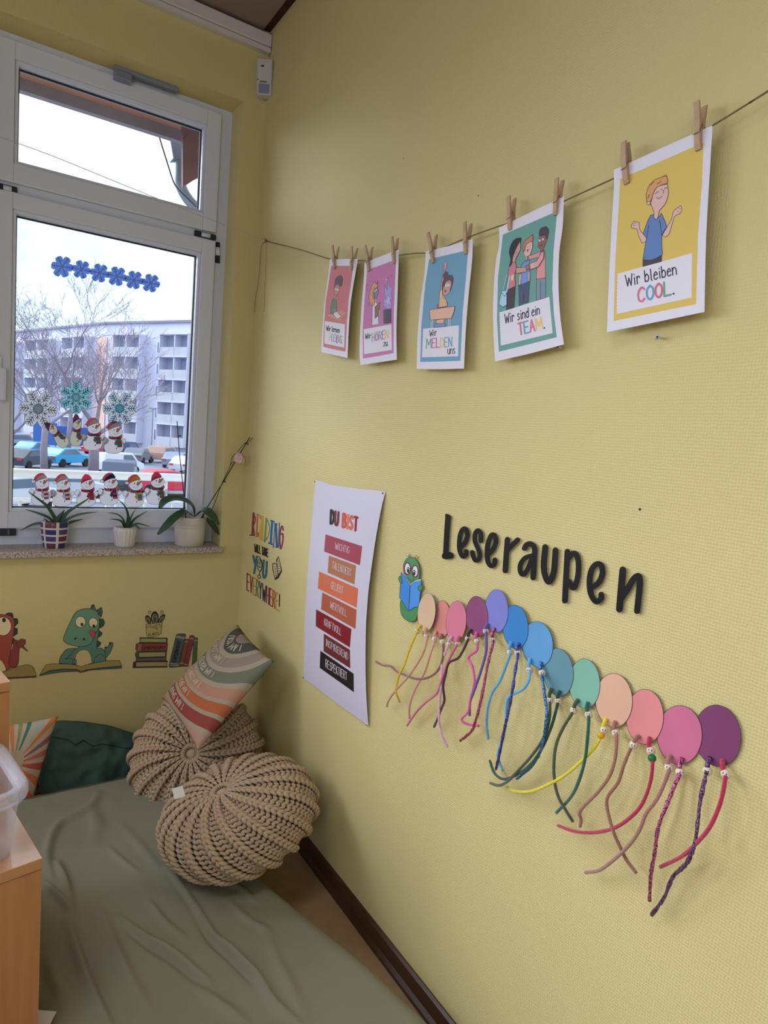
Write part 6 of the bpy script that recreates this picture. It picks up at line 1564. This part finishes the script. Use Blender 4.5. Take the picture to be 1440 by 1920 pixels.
def loggia(f, p0, p1, z, flowers=False):
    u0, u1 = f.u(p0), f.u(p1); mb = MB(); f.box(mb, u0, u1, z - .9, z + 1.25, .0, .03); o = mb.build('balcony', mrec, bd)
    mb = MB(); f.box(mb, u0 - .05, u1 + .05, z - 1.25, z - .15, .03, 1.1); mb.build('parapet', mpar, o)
    mb = MB(); f.box(mb, u0 - .1, u1 + .1, z + 1.25, z + 1.4, .0, 1.2); mb.build('balcony_slab', mw, o)
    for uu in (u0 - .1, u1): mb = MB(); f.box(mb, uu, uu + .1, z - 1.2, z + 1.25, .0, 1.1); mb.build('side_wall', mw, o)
    mb = MB(); m_ = (u0 + u1) / 2; f.box(mb, m_ - .1, m_ + .65, z - .9, z + 1.0, .03, .06); mb.build('balcony_door', mgl, o)
def fwin(f, p0, p1, z):
    u0, u1 = f.u(p0), f.u(p1); mb = MB(); f.box(mb, u0, u1, z - .7, z + .7, 0, .06); o = mb.build('window', mwht, bd)
    mb = MB(); f.box(mb, u0 + .1, u1 - .1, z - .6, z + .6, .06, .08); mb.build('pane', mgl, o)
for z in ZF:
    for p in ((22, 40), (61, 82), (84, 104), (130, 150), (152, 172)): loggia(F1, *p, z)
    for p in ((224, 246), (249, 272), (311, 337), (339, 362)): loggia(F2, *p, z)
    fwin(F2, 293, 300, z); fwin(F1, 112, 119, z); fwin(F1, 46, 53, z)
for f, p0, p1 in ((F1, 180, 199), (F2, 207, 220), (F1, 52, 60)):
    mb = MB(); f.box(mb, f.u(p0), f.u(p1), ZG, ZF[0] + 1.2, 0, .05); mb.build('peach_panel', mpeach, bd)
# ---- parked cars
m_tyre = mat('tyre', '#25272C', .9); m_cgl = mat('car_glass', '#5C6C82', .1, .7)
def car(u, v, col, yaw, label, size=1.0, kind='car', snow=True):
    p = on(u, v, 2, ZG); t = thing('parked_car', label, 'car', p, 'parked cars outside')
    t.rotation_euler = (0, 0, yaw); t.scale = (size,) * 3
    Lh = 2.15
    if kind == 'van': prof = [(-2.3, .3), (-2.35, 1.0), (-2.25, 1.85), (.9, 1.9), (1.6, 1.15), (2.3, .95), (2.35, .35)]; gl = [(-.2, 1.15), (-.2, 1.72), (.78, 1.74), (1.32, 1.15)]
    elif kind == 'suv': prof = [(-2.2, .35), (-2.25, 1.0), (-2.0, 1.65), (.2, 1.7), (.95, 1.1), (2.1, .95), (2.2, .4)]; gl = [(-1.85, 1.05), (-1.75, 1.5), (.1, 1.55), (.65, 1.08)]
    else: prof = [(-2.1, .3), (-2.15, .85), (-1.75, 1.0), (-1.1, 1.42), (.15, 1.45), (.9, .98), (2.0, .80), (2.1, .35)]; gl = [(-1.45, .98), (-1.0, 1.33), (.1, 1.36), (.65, .98)]
    def pr(pf, y0, y1, mi, name, par):
        mb = MB(); mb.prism([(x, y0, z) for x, z in pf], (0, y1 - y0, 0)); o = mb.build(name, mi, None, bevel=.05 if name == 'body' else 0); o.parent = par; return o
    body = pr(prof, -.85, .85, mat('car_paint_' + col, col, .25, .5), 'body', t)
    g = pr(gl, -.865, .865, m_cgl, 'side_windows', t)
    mb = MB(); k = 3 if kind == 'car' else 2; x0, zz0 = gl[2]; x1, zz1 = gl[3]
    mb.poly([(x0 + .12, -.72, zz0 + .03), (x0 + .12, .72, zz0 + .03), (x1 + .27, .78, zz1 + .02), (x1 + .27, -.78, zz1 + .02)]); o = mb.build('windscreen', m_cgl); o.parent = t
    for x in (-1.35, 1.35):
        for y in (-.80, .80):
            mb = MB(); mb.tube([(x, y - .1, .33), (x, y + .1, .33)], .33, 14); o = mb.build('wheel', m_tyre); o.parent = t
    for y in (-.6, .6):
        mb = MB(); mb.box(-2.2, -2.08, y - .16, y + .16, .68, .82); o = mb.build('tail_light', mat('tail_red', '#B83438', .3)); o.parent = t
CARS = [(42, 842, '#8EA2BE', .5, 'pale blue grey car far left beyond the tree', .95, 'suv'), (68, 858, '#3E86C8', .9, 'bright blue car behind the left tree trunk', .95, 'car'), (52, 878, '#3A4456', 1.0, 'dark grey car in front of the bright blue one', .9, 'car'),
        (122, 874, '#2E9AD0', .8, 'turquoise car in the middle left of the car park', .95, 'car'), (190, 852, '#C83A4E', .5, 'red car behind the snowman stickers', .9, 'car'), (232, 860, '#34407A', .7, 'dark blue van right of the thick tree trunk', .9, 'van'),
        (259, 868, '#6C7486', 1.1, 'dark grey car between blue van and rose car', .95, 'car'), (309, 867, '#B8948C', .9, 'dusty rose off-road car at the right', .95, 'suv'), (334, 877, '#7E8CA6', 1.0, 'steel grey car beside the rose one', .95, 'car'),
        (222, 886, '#D8DCE8', .55, 'white estate car just above the railing', .75, 'van'), (352, 886, '#CDD2DE', .9, 'white car at the right edge above the railing', .9, 'car'), (318, 928, '#C43448', .05, 'red car seen through the railing at right', .9, 'car'),
        (24, 955, '#C6CCD8', .7, 'silver white car at bottom left beyond the railing', .9, 'car'), (226, 914, '#4A5878', 1.3, 'dark blue off-road car behind the railing bars', .9, 'suv'), (130, 936, '#B9C0CE', .15, 'snow-covered pale car behind the middle railing bars', .85, 'car')]
for a in CARS: car(*a)
# blue container truck and sign
b = MB(); p = on(124, 843, 2, ZG); b.box(p.x - 2.9, p.x + 2.9, p.y, p.y + 2.2, ZG + .5, ZG + 2.6)
tr_ = thing('skip_container', 'blue container behind the parked cars', 'container', p); o = b.build('container_body', mat('container_blue', '#3858A8', .5)); put(o, tr_)
for x in (-2.4, 2.4): b = MB(); b.box(p.x + x - .2, p.x + x + .2, p.y + .1, p.y + 2.1, ZG, ZG + .5); put(b.build('skid', m_tyre), tr_)
p = on(84, 852, 2, ZG); sg = thing('blue_sign', 'blue information board on posts beside the left tree', 'sign', p)
b = MB(); b.box(p.x - 1.0, p.x + 1.0, p.y, p.y + .1, ZG + .9, ZG + 3.0); put(b.build('board', mat('sign_blue', '#3A66B0', .5)), sg)
for x in (-.9, .9): b = MB(); b.tube([(p.x + x, p.y + .15, ZG), (p.x + x, p.y + .15, ZG + 3.0)], .05, 8); put(b.build('post', m_zinc), sg)
lp = on(283, 861, 2, ZG); b = MB(); b.tube([lp, lp + Vector((0, 0, 5.2))], .07, 8); sl = thing('street_lamp', 'thin grey street lamp in front of the white balconies', 'lamp post', lp); put(b.build('pole', m_zinc), sl)
b = MB(); b.box(lp.x - .5, lp.x + .2, lp.y - .15, lp.y + .15, lp.z + 5.15, lp.z + 5.3); put(b.build('lamp_head', m_zinc), sl)
# ---- bare trees
m_bark = mat('grey_bark', '#857E8C', .9, .1, vary=.2, vscale=3); m_twig = mat('thin_twigs', '#948C9C', .9, .1)
def tree(u, v, height, spread, trunk_r, fork, seed, label):
    base = on(u, v, 2, ZG); rg = random.Random(seed); t = thing('bare_tree', label, 'tree', base, 'bare winter trees outside'); tk = MB(); br = MB(); tw = MB(); cnt = [0]
    def grow(p, d, L, r, lev):
        if cnt[0] > 1500: return
        cnt[0] += 1; n = 4 if lev < 3 else 3; pts = [p]; rad = [r]; q = p.copy(); dd = d.copy()
        for i in range(n):
            dd = (dd + Vector((rg.gauss(0, .13), rg.gauss(0, .13), rg.gauss(.05, .07)))).normalized(); q = q + dd * (L / n); pts.append(q.copy()); rad.append(max(.011, r * (1 - .55 * (i + 1) / n)))
        (br if lev < 3 else tw).tube(pts, rad, 5 if lev < 3 else 3, caps=False)
        if lev >= 6: return
        k = {0: 0, 1: 4, 2: 4, 3: 3, 4: 3, 5: 2}[lev]
        for j in range(k):
            f = rg.uniform(.3, 1.0); i = min(n - 1, int(f * n)); s0 = pts[i].lerp(pts[i + 1], f * n - i)
            ax = Vector((rg.gauss(0, 1), rg.gauss(0, 1), rg.gauss(.15, .5))).normalized(); nd = (dd + ax * rg.uniform(.55, 1.0)).normalized()
            grow(s0, nd, L * rg.uniform(.52, .76), max(.011, rad[i] * .52), lev + 1)
    tk.tube([base, base + Vector((rg.uniform(-.1, .1), 0, fork * .5)), base + Vector((rg.uniform(-.2, .2), 0, fork))], [trunk_r * 1.15, trunk_r, trunk_r * .9], 10)
    top = base + Vector((0, 0, fork))
    for j in range(5):
        g = 2 * math.pi * j / 5 + rg.uniform(-.3, .3); d = Vector((math.cos(g) * spread, math.sin(g) * spread * .6, rg.uniform(.75, 1.2))).normalized()
        grow(base + Vector((0, 0, fork * rg.uniform(.72, 1.0))), d, (height - fork) * rg.uniform(.42, .6), trunk_r * .5, 1)
    put(tk.build('trunk', m_bark, None, True, fix=False), t); put(br.build('branches', m_bark, None, True, fix=False), t)
    tag(put(tw.build('twigs', m_twig, None, False, fix=False), t), kind='stuff')
tree(83, 890, 11.0, .85, .20, 3.2, 3, 'bare tree at the left with a slim trunk')
tree(175, 892, 11.4, 1.0, .30, 3.4, 12, 'bare tree in the middle with the thickest trunk')
tree(20, 880, 10.0, .9, .18, 3.0, 9, 'bare tree at the far left edge of the pane')
tree(128, 855, 12.0, .9, .20, 4.0, 17, 'bare tree farther back between the two nearer ones')
